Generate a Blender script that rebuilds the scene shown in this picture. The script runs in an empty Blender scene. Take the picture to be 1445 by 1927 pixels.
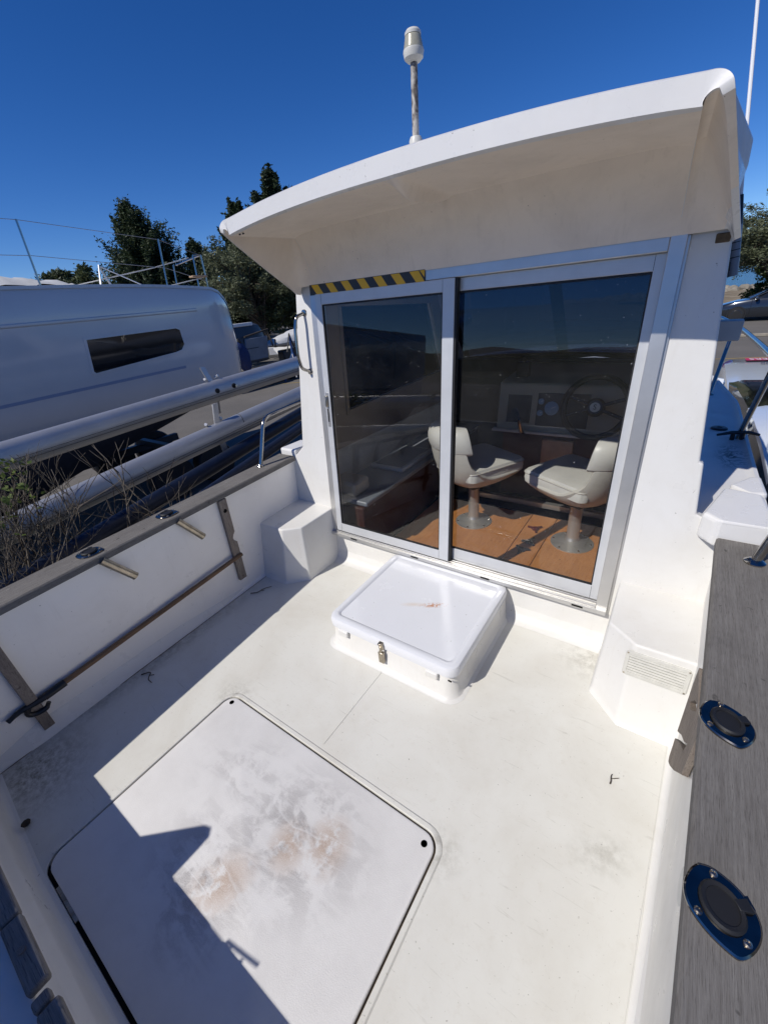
import bpy, bmesh, math, random
import numpy as np
from mathutils import Vector, Matrix, noise
random.seed(7); rng = np.random.default_rng(7)
S = bpy.context.scene; COL = S.collection
rad = math.radians

# ------------------------------------------------------------------ camera
cam_d = bpy.data.cameras.new('camera'); cam = bpy.data.objects.new('camera', cam_d); COL.objects.link(cam)
RX, RY, RZ = (0.820, 0.564, -0.091), (0.198, -0.430, -0.881), (-0.536, 0.705, -0.465)   # image right, image down, view axis
rx, vz = Vector(RX).normalized(), Vector(RZ).normalized()
ry = vz.cross(rx).normalized(); rx = ry.cross(vz).normalized()
M = Matrix(((rx.x, -ry.x, -vz.x, 0), (rx.y, -ry.y, -vz.y, 0), (rx.z, -ry.z, -vz.z, 1.45), (0, 0, 0, 1)))
cam.matrix_world = M
cam_d.sensor_fit = 'HORIZONTAL'; cam_d.sensor_width = 36; cam_d.lens = 36 * 765 / 1445
cam_d.clip_start = 0.02; cam_d.clip_end = 6000
S.camera = cam
S.render.resolution_x, S.render.resolution_y = 767, 1024
# ------------------------------------------------------------------ world + sun
W = bpy.data.worlds.new('World'); S.world = W; W.use_nodes = True
wn = W.node_tree.nodes; wl = W.node_tree.links
sky = wn.new('ShaderNodeTexSky'); sky.sky_type = 'NISHITA'; sky.sun_disc = False
SUN = Vector((-0.36, -0.92, 1.0)).normalized()
sky.sun_elevation = math.asin(SUN.z); sky.sun_rotation = math.atan2(SUN.x, SUN.y) % (2 * math.pi)
sky.air_density = 1.0; sky.dust_density = 0.0; sky.ozone_density = 6.0; sky.altitude = 2500
hs_ = wn.new('ShaderNodeHueSaturation'); hs_.inputs['Saturation'].default_value = 1.24; hs_.inputs['Hue'].default_value = .512
wl.new(sky.outputs[0], hs_.inputs['Color']); wl.new(hs_.outputs[0], wn['Background'].inputs[0]); wn['Background'].inputs[1].default_value = 0.104
sd = bpy.data.lights.new('sun', 'SUN'); sun = bpy.data.objects.new('sun', sd); COL.objects.link(sun)
sd.energy = 4.15; sd.angle = rad(0.5); sd.color = (1.0, 0.955, 0.885)
sun.rotation_euler = SUN.to_track_quat('Z', 'Y').to_euler(); sun.location = (0, 0, 30)
S.view_settings.view_transform = 'Standard'; S.view_settings.look = 'None'
S.view_settings.exposure = 0.0; S.view_settings.gamma = 1.0

# ------------------------------------------------------------------ materials
MATS = {}
class NT:
    def __init__(s, name):
        s.m = bpy.data.materials.new(name); s.m.use_nodes = True
        s.t = s.m.node_tree; s.n = s.t.nodes; s.l = s.t.links
        s.b = s.n['Principled BSDF']; MATS[name] = s.m
        s.geo = None
    def new(s, t, **k):
        x = s.n.new(t)
        for a, v in k.items(): setattr(x, a, v)
        return x
    def link(s, a, b): s.l.new(a, b)
    def coord(s, scale=(1, 1, 1), obj=False):
        mp = s.new('ShaderNodeMapping'); mp.inputs['Scale'].default_value = scale
        if obj: c = s.new('ShaderNodeTexCoord').outputs['Object']
        else: c = s.new('ShaderNodeNewGeometry').outputs['Position']
        s.link(c, mp.inputs[0]); return mp.outputs[0]
    def noise(s, vec, scale, detail=4, rough=.6, dist=0):
        x = s.new('ShaderNodeTexNoise'); x.inputs['Scale'].default_value = scale; x.inputs['Detail'].default_value = detail
        x.inputs['Roughness'].default_value = rough; x.inputs['Distortion'].default_value = dist
        s.link(vec, x.inputs['Vector']); return x.outputs['Fac']
    def ramp(s, fac, stops):
        r = s.new('ShaderNodeValToRGB'); e = r.color_ramp.elements
        while len(e) < len(stops): e.new(0.5)
        for i, (p, c) in enumerate(stops):
            e[i].position = p; e[i].color = (c, c, c, 1) if isinstance(c, (int, float)) else (*c, 1)
        s.link(fac, r.inputs[0]); return r.outputs[0]
    def mix(s, fac, a, b):
        x = s.new('ShaderNodeMix', data_type='RGBA')
        if isinstance(fac, (int, float)): x.inputs[0].default_value = fac
        else: s.link(fac, x.inputs[0])
        for v, i in ((a, 6), (b, 7)):
            if isinstance(v, tuple): x.inputs[i].default_value = (*v, 1)
            else: s.link(v, x.inputs[i])
        return x.outputs[2]
    def math(s, op, a, b=None, c=None, clamp=False):
        x = s.new('ShaderNodeMath', operation=op); x.use_clamp = clamp
        for i, v in enumerate((a, b, c)):
            if v is None: continue
            if isinstance(v, (int, float)): x.inputs[i].default_value = v
            else: s.link(v, x.inputs[i])
        return x.outputs[0]
    def blob(s, c, r, soft=.5):      # mask: 1 inside an ellipse in world coordinates, soft edge
        mp = s.new('ShaderNodeMapping'); mp.vector_type = 'TEXTURE'
        mp.inputs['Location'].default_value = c; mp.inputs['Scale'].default_value = r[:3]
        if len(r) > 3: mp.inputs['Rotation'].default_value = (0, 0, r[3])
        s.link(s.new('ShaderNodeNewGeometry').outputs['Position'], mp.inputs[0])
        ln = s.new('ShaderNodeVectorMath', operation='LENGTH'); s.link(mp.outputs[0], ln.inputs[0])
        return s.math('SMOOTHSTEP', ln.outputs['Value'], 1.0, soft) if False else s.ramp(ln.outputs['Value'], [(soft * .6, 1.0), (1.0, 0.0)])
    def bump(s, h, strength=.2, dist=.002):
        b = s.new('ShaderNodeBump'); b.inputs['Strength'].default_value = strength; b.inputs['Distance'].default_value = dist
        s.link(h, b.inputs['Height']); s.link(b.outputs[0], s.b.inputs['Normal'])
    def col(s, c):
        if isinstance(c, tuple): s.b.inputs['Base Color'].default_value = (*c, 1)
        else: s.link(c, s.b.inputs['Base Color'])
    def set(s, rough=.5, metal=0, spec=.5, coat=0):
        s.b.inputs['Roughness'].default_value = rough; s.b.inputs['Metallic'].default_value = metal
        s.b.inputs['Specular IOR Level'].default_value = spec; s.b.inputs['Coat Weight'].default_value = coat
        if coat: s.b.inputs['Coat Roughness'].default_value = .08

def gel(name, c, dirt=(.45, .40, .32), amount=.25, rough=.33, speck=True, bump=.12):
    m = NT(name); v = m.coord()
    n1 = m.ramp(m.noise(v, 3.1, 7, .66, .4), [(.44, 0.0), (.78, amount)])
    c1 = m.mix(n1, c, dirt)
    stk = m.ramp(m.noise(m.coord((16, 16, 1.1)), 2.0, 6, .7), [(.56, 0.0), (.74, amount * .55)])
    c1 = m.mix(stk, c1, dirt)
    scr = m.ramp(m.noise(m.coord((90, 7, 22)), 1.6, 3, .6, 1.2), [(.700, 0.0), (.712, .28), (.724, 0.0)])
    c1 = m.mix(scr, c1, (.34, .31, .27))
    if speck:
        sp = m.ramp(m.noise(v, 85, 3, .5), [(.735, 0.0), (.765, .65)])
        c1 = m.mix(sp, c1, (.12, .10, .07))
    m.col(c1); m.set(rough); m.bump(m.noise(v, 60, 4), bump, .002)
    m.link(m.ramp(m.noise(v, 9, 5), [(.3, rough - .08), (.7, rough + .15)]), m.b.inputs['Roughness'])
    return m
WHITE = (.695, .685, .655)
gel('gelcoat', WHITE); gel('gelcoat_bounce', (.88, .845, .79), amount=.16)  # second one: lightened copy for the shaded port lining, floor bounce put into its colour
gel('gelcoat_plain', (.71, .70, .68), amount=.10, rough=.28)
gel('gelcoat_lid', (.70, .71, .73), amount=.06, rough=.16, bump=.05)
# cockpit floor: grime toward the port corner, scuffs
m = gel('sole', (.67, .66, .61), amount=.36, rough=.5)
base = m.b.inputs['Base Color'].links[0].from_socket
v = m.coord()
g = m.math('MULTIPLY', m.blob((-1.86, .25, 0), (.13, 1.1, .3), .2), m.ramp(m.noise(v, 22, 8, .75), [(.35, 0.0), (.62, 1.0)]))
g2 = m.math('MULTIPLY', m.blob((-1.72, -.08, 0), (.28, .22, .3), .2), m.ramp(m.noise(v, 40, 8, .8), [(.40, 0.0), (.60, .9)]))
g3 = m.math('MULTIPLY', m.blob((.08, .74, 0), (.12, .07, .3, .5), .2), m.ramp(m.noise(v, 26, 8, .7), [(.40, 0.0), (.70, .5)]))
g4 = m.math('MULTIPLY', m.blob((-1.0, 1.9, 0), (1.4, .52, .3), .6), m.ramp(m.noise(v, 7, 6, .7), [(.45, 0.0), (.7, .25)]))
fine = m.ramp(m.noise(v, 150, 2, .5), [(.70, 0.0), (.74, .45)]); scf = m.math('MULTIPLY', m.ramp(m.noise(m.coord((3, 30, 1)), 2.2, 5, .7, .6), [(.62, 0.0), (.70, .22)]), 1.0)
g5 = m.math('MULTIPLY', m.math('MAXIMUM', m.blob((-.32, .50, 0), (.10, .09, .3), .2), m.math('MAXIMUM', m.blob((-1.31, .53, 0), (.12, .10, .3), .2), m.blob((-.05, 1.45, 0), (.20, .14, .3), .3))), m.ramp(m.noise(v, 30, 8, .75), [(.42, 0.0), (.66, .55)]))
g4 = m.math('MAXIMUM', g4, g5)
gg = m.math('MAXIMUM', m.math('MAXIMUM', m.math('MAXIMUM', g, g2), m.math('MAXIMUM', g3, g4)), m.math('MAXIMUM', fine, scf))
m.col(m.mix(gg, base, (.20, .18, .13)))
# hatch lid with worn non slip paint: brown bare patches, streaks
m = NT('hatch_paint'); v = m.coord()
ca, sa = 1, 0
vs = m.new('ShaderNodeMapping'); vs.inputs['Rotation'].default_value = (0, 0, rad(-14)); vs.inputs['Scale'].default_value = (3.0, 11, 1)
m.link(m.coord(), vs.inputs[0])
st = m.noise(vs.outputs[0], 1.6, 7, .62, .6)
patchy = m.noise(v, 8.5, 8, .66, .3)
region = m.math('MAXIMUM', m.math('MAXIMUM', m.blob((-.70, .30, 0), (.30, .24, .3, .2), .1), m.blob((-.86, .08, 0), (.25, .20, .3, -.3), .1)),
               m.math('MULTIPLY', m.blob((-.98, .34, 0), (.26, .16, .3, .3), .1), .55))
wear = m.math('MULTIPLY', region, m.ramp(patchy, [(.44, .15), (.52, 1.0)]))
wear = m.math('MULTIPLY', wear, m.ramp(st, [(.42, .15), (.52, 1.0)]))
core = m.math('MULTIPLY', m.math('MAXIMUM', m.math('MAXIMUM', m.blob((-.60, .335, 0), (.085, .10, .3, .2), .35), m.blob((-.70, .27, 0), (.075, .085, .3, .5), .35)), m.blob((-.80, .10, 0), (.085, .12, .3, -.5), .3)),
              m.ramp(m.noise(v, 16, 8, .72), [(.40, 0.0), (.50, 1.0)]))
ridge = m.ramp(m.noise(vs.outputs[0], 1.0, 3, .45, .15), [(.455, 0.0), (.485, .6), (.505, 0.0)])
grain = m.ramp(m.noise(v, 420, 2, .5), [(.35, .55), (.65, 1.0)])
c = m.mix(m.ramp(m.noise(v, 4.2, 8, .7), [(.42, 0.0), (.7, .35)]), (.735, .72, .70), (.54, .52, .50))
c = m.mix(m.math('MULTIPLY', m.math('MULTIPLY', wear, 1.0), grain), c, (.30, .28, .275))
c = m.mix(m.math('MULTIPLY', m.math('MULTIPLY', core, .95), grain), c, (.46, .335, .25))
c = m.mix(m.math('MULTIPLY', ridge, region), c, (.74, .73, .72))
rib = m.ramp(m.noise(v, 650, 1, .5), [(.66, 0.0), (.70, .5)])
c = m.mix(m.math('MULTIPLY', rib, region), c, (.85, .85, .86))
m.col(c); m.set(.62); m.bump(m.noise(v, 380, 2), .35, .0015)
# lid stain (two rust marks, own shape)
m = gel('lid_paint', (.70, .71, .735), amount=.05, rough=.14, bump=.04)
base = m.b.inputs['Base Color'].links[0].from_socket; v = m.coord()
s1 = m.math('MULTIPLY', m.blob((-.745, 1.285, .16), (.075, .022, .2, .55), .1), m.ramp(m.noise(v, 55, 4, .6, 1.5), [(.46, 0.0), (.54, 1.0)]))
s2 = m.math('MULTIPLY', m.blob((-.83, 1.245, .16), (.07, .018, .2, .5), .0), .38)
m.col(m.mix(s2, m.mix(m.math('MULTIPLY', s1, 1.0), base, (.50, .19, .05)), (.62, .42, .22)))
gel('liner', (.84, .745, .635), dirt=(.36, .31, .25), amount=.30, rough=.55, bump=.25)
gel('deck', (.68, .67, .65), dirt=(.12, .11, .1), amount=.10, rough=.4)
m = MATS['deck']; 
class _w(NT):
    def __init__(s, m): s.m = m; s.t = m.node_tree; s.n = s.t.nodes; s.l = s.t.links; s.b = s.n['Principled BSDF']
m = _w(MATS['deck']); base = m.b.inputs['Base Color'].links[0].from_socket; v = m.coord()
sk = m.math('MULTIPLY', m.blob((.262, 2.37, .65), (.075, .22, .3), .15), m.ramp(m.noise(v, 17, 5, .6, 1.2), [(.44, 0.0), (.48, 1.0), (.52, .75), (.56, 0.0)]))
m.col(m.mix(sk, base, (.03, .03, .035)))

def wood(name, c1, c2, c3, scale, rough=.8, streak=1.0):
    m = NT(name); v = m.coord(scale)
    a = m.noise(v, 3.0, 10, .72, .2); b = m.noise(v, 14.0, 6, .7)
    c = m.mix(m.ramp(a, [(.32, 0.0), (.66, 1.0)]), c1, c2)
    c = m.mix(m.ramp(b, [(.52, 0.0), (.66, streak)]), c, c3)
    big = m.noise(m.coord(), 5.0, 5, .7); c = m.mix(m.ramp(big, [(.45, 0.0), (.68, .35)]), c, tuple(q * .62 for q in c1))
    lf = m.noise(m.coord(), 38.0, 2, .5); c = m.mix(m.ramp(lf, [(.70, 0.0), (.74, .6)]), c, tuple(q * .3 for q in c1))
    m.col(c); m.set(rough, spec=.25); m.bump(b, .6, .0025); return m
wood('teak_y', (.135, .124, .113), (.215, .203, .188), (.085, .078, .07), (75, 2.2, 75))
wood('teak_x', (.17, .155, .14), (.28, .265, .245), (.08, .07, .06), (1.6, 38, 38))
wood('teak_z', (.20, .16, .13), (.30, .26, .22), (.09, .075, .06), (38, 38, 1.8))
wood('pole_wood', (.12, .085, .06), (.30, .17, .08), (.06, .045, .035), (30, 1.2, 30), .6)
wood('orange_ply', (.46, .185, .055), (.58, .26, .085), (.33, .12, .035), (12, 1.2, 12), .42, .6)
wood('brown_ply', (.055, .02, .014), (.075, .028, .02), (.04, .013, .01), (2, 2, 14), .5)

def simple(name, c, rough=.5, metal=0, spec=.5, coat=0, var=.25, scale=12, bump=0, bscale=80):
    m = NT(name); v = m.coord()
    d = tuple(x * (1 - var) for x in c)
    m.col(m.mix(m.ramp(m.noise(v, scale, 6), [(.35, 0.0), (.7, 1.0)]), c, d)); m.set(rough, metal, spec, coat)
    if bump: m.bump(m.noise(v, bscale, 5), bump, .002)
    return m
simple('steel', (.42, .40, .37), .14, 1, var=.15, scale=40)
simple('steel_plate', (.27, .255, .23), .12, 1, var=.35, scale=30)
simple('steel_old', (.50, .44, .35), .30, 1, var=.45, scale=25)
simple('anodised', (.62, .61, .59), .38, .75, var=.08)
simple('painted_alu', (.60, .61, .62), .35, .25, var=.07)
simple('mast_alu', (.56, .56, .56), .42, .7, var=.12, scale=5)
simple('navy_alu', (.022, .030, .055), .28, .3, var=.3)
simple('rubber', (.012, .012, .013), .55, var=.3)
simple('black_plastic', (.012, .012, .013), .35, var=.2)
simple('dark_vinyl', (.02, .02, .022), .5)
simple('vinyl', (.74, .72, .67), .38, var=.12, scale=6, bump=.2, bscale=40)
simple('seat_shell', (.68, .65, .585), .35, var=.10, scale=5)
simple('yellow', (.80, .47, .015), .4, var=.1)
simple('yellow_paint', (.62, .40, .03), .5, var=.35)
simple('cabin_beige', (.40, .36, .30), .6, var=.12, scale=3)
simple('grey_panel', (.50, .51, .50), .45, var=.08)
simple('dash_cream', (.38, .34, .25), .5, var=.1)
simple('gauge_blue', (.22, .33, .45), .25, var=.2, scale=60)
simple('canvas', (.62, .62, .60), .8, var=.25, scale=3, bump=.4, bscale=14)
simple('navy_cloth', (.012, .035, .13), .75, var=.4, bump=.4, bscale=20)
simple('faded_line', (.34, .25, .10), .8, var=.5, scale=9)
simple('blue_steel', (.03, .09, .26), .5, var=.3)
simple('car_grey', (.028, .034, .045), .22, .5, coat=1, var=.05)
simple('car_white', (.72, .76, .80), .25, 0, coat=1, var=.04)
simple('car_glass', (.010, .012, .014), .05, 0, .8, var=0)
simple('lamp_red', (.09, .008, .012), .15, 0, coat=1, var=.1)
simple('red_print', (.55, .02, .09), .4, var=.05)
simple('white_print', (.8, .8, .8), .4, var=.02)
simple('black_print', (.03, .03, .03), .4, var=.02)
simple('lamp_lens', (.46, .44, .34), .22, .15, var=.2, scale=60)
simple('headlamp', (.8, .8, .8), .08, .6, var=.2, scale=60)
simple('plastic_white', (.62, .61, .56), .4, var=.15, scale=30)
simple('hull_grey', (.66, .66, .67), .14, 0, .6, coat=.8, var=.05, scale=2)
simple('hull_blue_stripe', (.30, .36, .50), .3, var=.05)
simple('antifoul', (.035, .042, .065), .7, var=.35, scale=5)
simple('dark_hull', (.045, .05, .06), .35, var=.2, scale=3)
simple('mid_hull', (.22, .24, .27), .35, var=.2, scale=3)
simple('plastic_orange', (.50, .32, .20), .5)
simple('wire', (.45, .46, .47), .35, .9)
simple('twig', (.17, .145, .115), .85, spec=.2, var=.6, scale=30)
simple('twig_dark', (.07, .055, .042), .85, spec=.2, var=.5, scale=30)
simple('bark', (.11, .09, .07), .9, spec=.2, var=.5, scale=5, bump=.6, bscale=15)
simple('stone', (.30, .27, .22), .9, spec=.2, var=.5, scale=1.5, bump=.6, bscale=3)
simple('house_wall', (.62, .55, .45), .8, var=.1)
simple('house_roof', (.40, .16, .09), .8, var=.2)
simple('gap_black', (.012, .011, .010), .9, spec=.1, var=.3)
simple('groove_brown', (.20, .15, .10), .8, spec=.2, var=.6, scale=18)
simple('light_wood', (.45, .30, .18), .6, var=.3, scale=20)

m = NT('pole_marbled'); v = m.coord((1, 1, .45))
m.col(m.mix(m.ramp(m.noise(v, 60, 4, .6, 1.0), [(.42, 0.0), (.6, 1.0)]), (.11, .09, .075), (.50, .47, .42))); m.set(.5)

def leafmat(name, c1, c2, c3, sc=.8):
    m = NT(name); v = m.coord()
    c = m.mix(m.ramp(m.noise(v, sc, 3), [(.35, 0.0), (.65, 1.0)]), c1, c2)
    oi = m.noise(v, sc * 14, 2)
    c = m.mix(m.ramp(oi, [(.5, 0.0), (.7, .8)]), c, c3)
    m.col(c); m.set(.55, spec=.3)
    tr = m.new('ShaderNodeBsdfTranslucent'); m.link(c, tr.inputs[0])
    mx = m.new('ShaderNodeMixShader'); mx.inputs[0].default_value = .25
    m.link(m.b.outputs[0], mx.inputs[1]); m.link(tr.outputs[0], mx.inputs[2]); m.link(mx.outputs[0], m.n['Material Output'].inputs[0])
leafmat('leaf_conifer', (.022, .038, .018), (.045, .066, .028), (.075, .095, .04))
leafmat('leaf_olive', (.045, .060, .028), (.095, .115, .050), (.15, .17, .09))
leafmat('leaf_pale', (.075, .09, .045), (.14, .155, .085), (.24, .26, .16))
leafmat('leaf_green', (.055, .085, .022), (.10, .15, .035), (.17, .19, .07))
leafmat('leaf_bush', (.06, .095, .02), (.14, .19, .045), (.26, .27, .09), 6)

def glassmat(name, tint, refl=1.0, dust=0.0, rough=0.0):
    m = NT(name); m.n.remove(m.b)
    tr = m.new('ShaderNodeBsdfTransparent'); tr.inputs[0].default_value = (*tint, 1)
    gl = m.new('ShaderNodeBsdfGlossy'); gl.inputs['Roughness'].default_value = rough
    fr = m.new('ShaderNodeFresnel'); bf = m.new('ShaderNodeNewGeometry').outputs['Backfacing']
    m.link(m.math('SUBTRACT', 1.5, m.math('MULTIPLY', bf, 1.5 - 1 / 1.5)), fr.inputs[0])   # same reflectance on both sides of the pane
    mx = m.new('ShaderNodeMixShader')
    m.link(m.math('MULTIPLY', fr.outputs[0], refl, clamp=True), mx.inputs[0])
    m.link(tr.outputs[0], mx.inputs[1]); m.link(gl.outputs[0], mx.inputs[2]); out = mx.outputs[0]
    if dust:
        v = m.coord(); df = m.new('ShaderNodeBsdfDiffuse'); df.inputs[0].default_value = (.6, .6, .6, 1)
        sp = m.ramp(m.noise(v, 130, 2, .5), [(.745, 0.0), (.775, dust)])
        fm = m.ramp(m.noise(v, 2.4, 6, .7), [(.40, .0), (.80, .014)])
        m2 = m.new('ShaderNodeMixShader'); m.link(m.math('MAXIMUM', sp, fm), m2.inputs[0])
        m.link(out, m2.inputs[1]); m.link(df.outputs[0], m2.inputs[2]); out = m2.outputs[0]
    m.link(out, m.n['Material Output'].inputs[0])
glassmat('door_glass', (.89, .895, .89), .82, .5)
glassmat('tint_glass', (.025, .035, .065), .7)

m = NT('asphalt'); v = m.coord()
c = m.mix(m.ramp(m.noise(v, .35, 8, .7), [(.35, 0.0), (.65, 1.0)]), (.105, .098, .09), (.15, .138, .125))
c = m.mix(m.ramp(m.noise(v, 60, 3, .6), [(.45, 0.0), (.7, .5)]), c, (.24, .225, .20))
c = m.mix(m.ramp(m.noise(v, 1.7, 8, .8), [(.60, 0.0), (.72, .4)]), c, (.05, .048, .045))
m.col(c); m.set(.9, spec=.25); m.bump(m.noise(v, 90, 4), .6, .006)
m = NT('sea_water'); v = m.coord((1, 1, 1))
m.col((.015, .09, .13)); m.set(.18, spec=.5); m.bump(m.noise(v, .9, 5), .5, .3)
m = NT('hillside'); v = m.coord()
m.col(m.mix(m.ramp(m.noise(v, .02, 8, .7), [(.4, 0.0), (.6, 1.0)]), (.045, .06, .03), (.13, .115, .075))); m.set(.95, spec=.1)
m = NT('bank_earth'); v = m.coord()
m.col(m.mix(m.ramp(m.noise(v, .7, 8, .75), [(.4, 0.0), (.6, 1.0)]), (.16, .125, .08), (.30, .25, .18))); m.set(.95, spec=.1); m.bump(m.noise(v, 3, 6), .8, .1)

# ------------------------------------------------------------------ mesh builder
class B:
    def __init__(s): s.v = []; s.f = []
    def add(s, vs, fs):
        o = len(s.v); s.v += [tuple(p) for p in vs]; s.f += [tuple(i + o for i in f) for f in fs]; return s
    def box(s, x0, x1, y0, y1, z0, z1, fn=None):
        p = [(x, y, z) for z in (z0, z1) for x, y in ((x0, y0), (x1, y0), (x1, y1), (x0, y1))]
        if fn: p = [fn(*q) for q in p]
        return s.add(p, [(3, 2, 1, 0), (4, 5, 6, 7), (0, 1, 5, 4), (1, 2, 6, 5), (2, 3, 7, 6), (3, 0, 4, 7)])
    def rings(s, rs, cap0=True, cap1=True, closed=True):
        n = len(rs[0]); o = len(s.v)
        for r in rs: s.v += [tuple(p) for p in r]
        m = n if closed else n - 1
        for k in range(len(rs) - 1):
            for i in range(m):
                j = (i + 1) % n
                s.f.append((o + k * n + i, o + k * n + j, o + (k + 1) * n + j, o + (k + 1) * n + i))
        if cap0 and closed: s.f.append(tuple(o + i for i in reversed(range(n))))
        if cap1 and closed: s.f.append(tuple(o + (len(rs) - 1) * n + i for i in range(n)))
        return s
    def tube(s, path, r, n=10, closed=False, cap=True):
        P = [Vector(p) for p in path]; N = len(P)
        R = r if isinstance(r, (list, tuple)) else [r] * N
        T = []
        for i in range(N):
            a = P[(i - 1) % N] if (i > 0 or closed) else P[i]; b = P[(i + 1) % N] if (i < N - 1 or closed) else P[i]
            T.append((b - a).normalized())
        u = T[0].orthogonal().normalized(); rs = []
        for i in range(N):
            u = (u - T[i] * u.dot(T[i])).normalized(); w = T[i].cross(u)
            rs.append([P[i] + (u * math.cos(2 * math.pi * k / n) + w * math.sin(2 * math.pi * k / n)) * R[i] for k in range(n)])
        if closed: rs.append(rs[0]); return s.rings(rs, False, False)
        return s.rings(rs, cap, cap)
    def lathe(s, prof, c=(0, 0, 0), n=24, M=None):   # prof: (r, h) about z
        M = M or Matrix.Identity(4); c = Vector(c)
        rs = [[M @ Vector((r * math.cos(2 * math.pi * k / n), r * math.sin(2 * math.pi * k / n), h)) + c for k in range(n)] for r, h in prof]
        return s.rings(rs)
def mk(name, b, mat, parent=None, smooth=True, bevel=0, seg=2, ang=35, sub=0):
    me = bpy.data.meshes.new(name); me.from_pydata(b.v, [], b.f); me.validate()
    bm = bmesh.new(); bm.from_mesh(me); bmesh.ops.remove_doubles(bm, verts=bm.verts, dist=1e-5)
    bmesh.ops.recalc_face_normals(bm, faces=bm.faces); bm.to_mesh(me); bm.free()
    o = bpy.data.objects.new(name, me); COL.objects.link(o)
    me.materials.append(MATS[mat] if isinstance(mat, str) else mat)
    if parent is not None:
        o.parent = parent
        mw = parent.matrix_world if parent.parent is None else parent.parent.matrix_world
        o.matrix_parent_inverse = (PM.get(parent.name, Matrix.Identity(4))).inverted()
        PM[o.name] = Matrix.Identity(4)
    if bevel:
        md = o.modifiers.new('bevel', 'BEVEL'); md.width = bevel; md.segments = seg; md.limit_method = 'ANGLE'; md.angle_limit = rad(30); md.harden_normals = False
    if sub:
        md = o.modifiers.new('sub', 'SUBSURF'); md.levels = sub; md.render_levels = sub
    if smooth:
        me.polygons.foreach_set('use_smooth', [True] * len(me.polygons)); me.set_sharp_from_angle(angle=rad(ang))
    return o
PM = {}
def tag(o, label=None, cat=None, group=None, kind=None):
    if label: o['label'] = label
    if cat: o['category'] = cat
    if group: o['group'] = group
    if kind: o['kind'] = kind
    return o
def thing(name, label, cat, loc=(0, 0, 0), group=None):
    o = bpy.data.objects.new(name, None); COL.objects.link(o); o.location = loc; o.empty_display_size = .1
    PM[o.name] = Matrix.Translation(loc)
    return tag(o, label, cat, group)
def top(name, b, mat, label, cat, group=None, kind=None, **k):    # a thing made of one mesh, origin at its base
    o = mk(name, b, mat, **k); me = o.data
    co = np.zeros(len(me.vertices) * 3); me.vertices.foreach_get('co', co); co = co.reshape(-1, 3)
    c = Vector((co[:, 0].mean(), co[:, 1].mean(), co[:, 2].min()))
    me.transform(Matrix.Translation(-c)); o.location = c
    return tag(o, label, cat, group, kind)
def rr(x0, x1, y0, y1, r, z, n=6):
    pts = []
    for cx, cy, a0 in ((x1 - r, y1 - r, 0), (x0 + r, y1 - r, 90), (x0 + r, y0 + r, 180), (x1 - r, y0 + r, 270)):
        for k in range(n + 1):
            a = rad(a0 + 90 * k / n); pts.append((cx + r * math.cos(a), cy + r * math.sin(a), z))
    return pts
def plate(outer, holes, fn, d0, d1):        # solid plate with holes; fn(u, v, d) -> point
    bm = bmesh.new(); vs2 = []
    for lp in [outer] + holes:
        vs = [bm.verts.new((p[0], p[1], 0)) for p in lp]
        for i in range(len(vs)): bm.edges.new((vs[i], vs[(i + 1) % len(vs)]))
    bmesh.ops.triangle_fill(bm, use_beauty=True, use_dissolve=False, edges=bm.edges[:])
    bm.verts.ensure_lookup_table(); bm.verts.index_update()
    V = [v.co.copy() for v in bm.verts]; F = [[v.index for v in f.verts] for f in bm.faces]; bm.free()
    b = B(); n = len(V)
    b.v = [tuple(fn(p.x, p.y, d0)) for p in V] + [tuple(fn(p.x, p.y, d1)) for p in V]
    b.f = [tuple(f) for f in F] + [tuple(i + n for i in reversed(f)) for f in F]
    o = 0
    for lp in [outer] + holes:
        k = len(lp)
        for i in range(k): j = (i + 1) % k; b.f.append((o + i, o + j, o + j + n, o + i + n))
        o += k
    return b
def smooth_path(pts, n=8):                 # Catmull-Rom
    P = [Vector(p) for p in pts]; P = [2 * P[0] - P[1]] + P + [2 * P[-1] - P[-2]]; out = []
    for i in range(1, len(P) - 2):
        for k in range(n):
            t = k / n; a, b_, c, d = P[i - 1], P[i], P[i + 1], P[i + 2]
            out.append(.5 * ((2 * b_) + (c - a) * t + (2 * a - 5 * b_ + 4 * c - d) * t * t + (3 * b_ - a - 3 * c + d) * t ** 3))
    out.append(P[-2]); return out
def arc_path(pts, r, n=6):                 # polyline with rounded corners
    P = [Vector(p) for p in pts]; out = [P[0]]
    for i in range(1, len(P) - 1):
        a = (P[i - 1] - P[i]).normalized(); c = (P[i + 1] - P[i]).normalized()
        s, e = P[i] + a * r, P[i] + c * r
        for k in range(n + 1):
            t = k / n; out.append((1 - t) ** 2 * s + 2 * t * (1 - t) * P[i] + t * t * e)
    out.append(P[-1]); return out

# ================================================================== SETTING
T5 = math.tan(rad(5)); C5, S5 = math.cos(rad(5)), math.sin(rad(5))
def BK(x, z, off=0):                         # point on the raked cabin bulkhead, off = metres toward the cockpit
    return (x, 1.56 + T5 * z - off * C5, z + off * S5)
G = -1.2
def struct(name, b, mat, **k):
    o = mk(name, b, mat, **k); o['kind'] = 'structure'; return o
b = B(); nx = 60
gx = np.linspace(-75, 60, nx); gy = np.linspace(-60, 48, nx)
def shore(x): return 62 + 2.0 * math.sin(x * .12)
V = []; 
for j in range(nx):
    for i in range(nx):
        x = gx[i]; ys = shore(x); t = j / (nx - 1); y = -60 + (ys + 60) * min(1, t * 1.04)
        z = G if t < .965 else G - .35 * (t - .965) / .035
        V.append((x, y, z))
b.add(V, [(j * nx + i, j * nx + i + 1, (j + 1) * nx + i + 1, (j + 1) * nx + i) for j in range(nx - 1) for i in range(nx - 1)])
struct('ground', b, 'asphalt')
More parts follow.
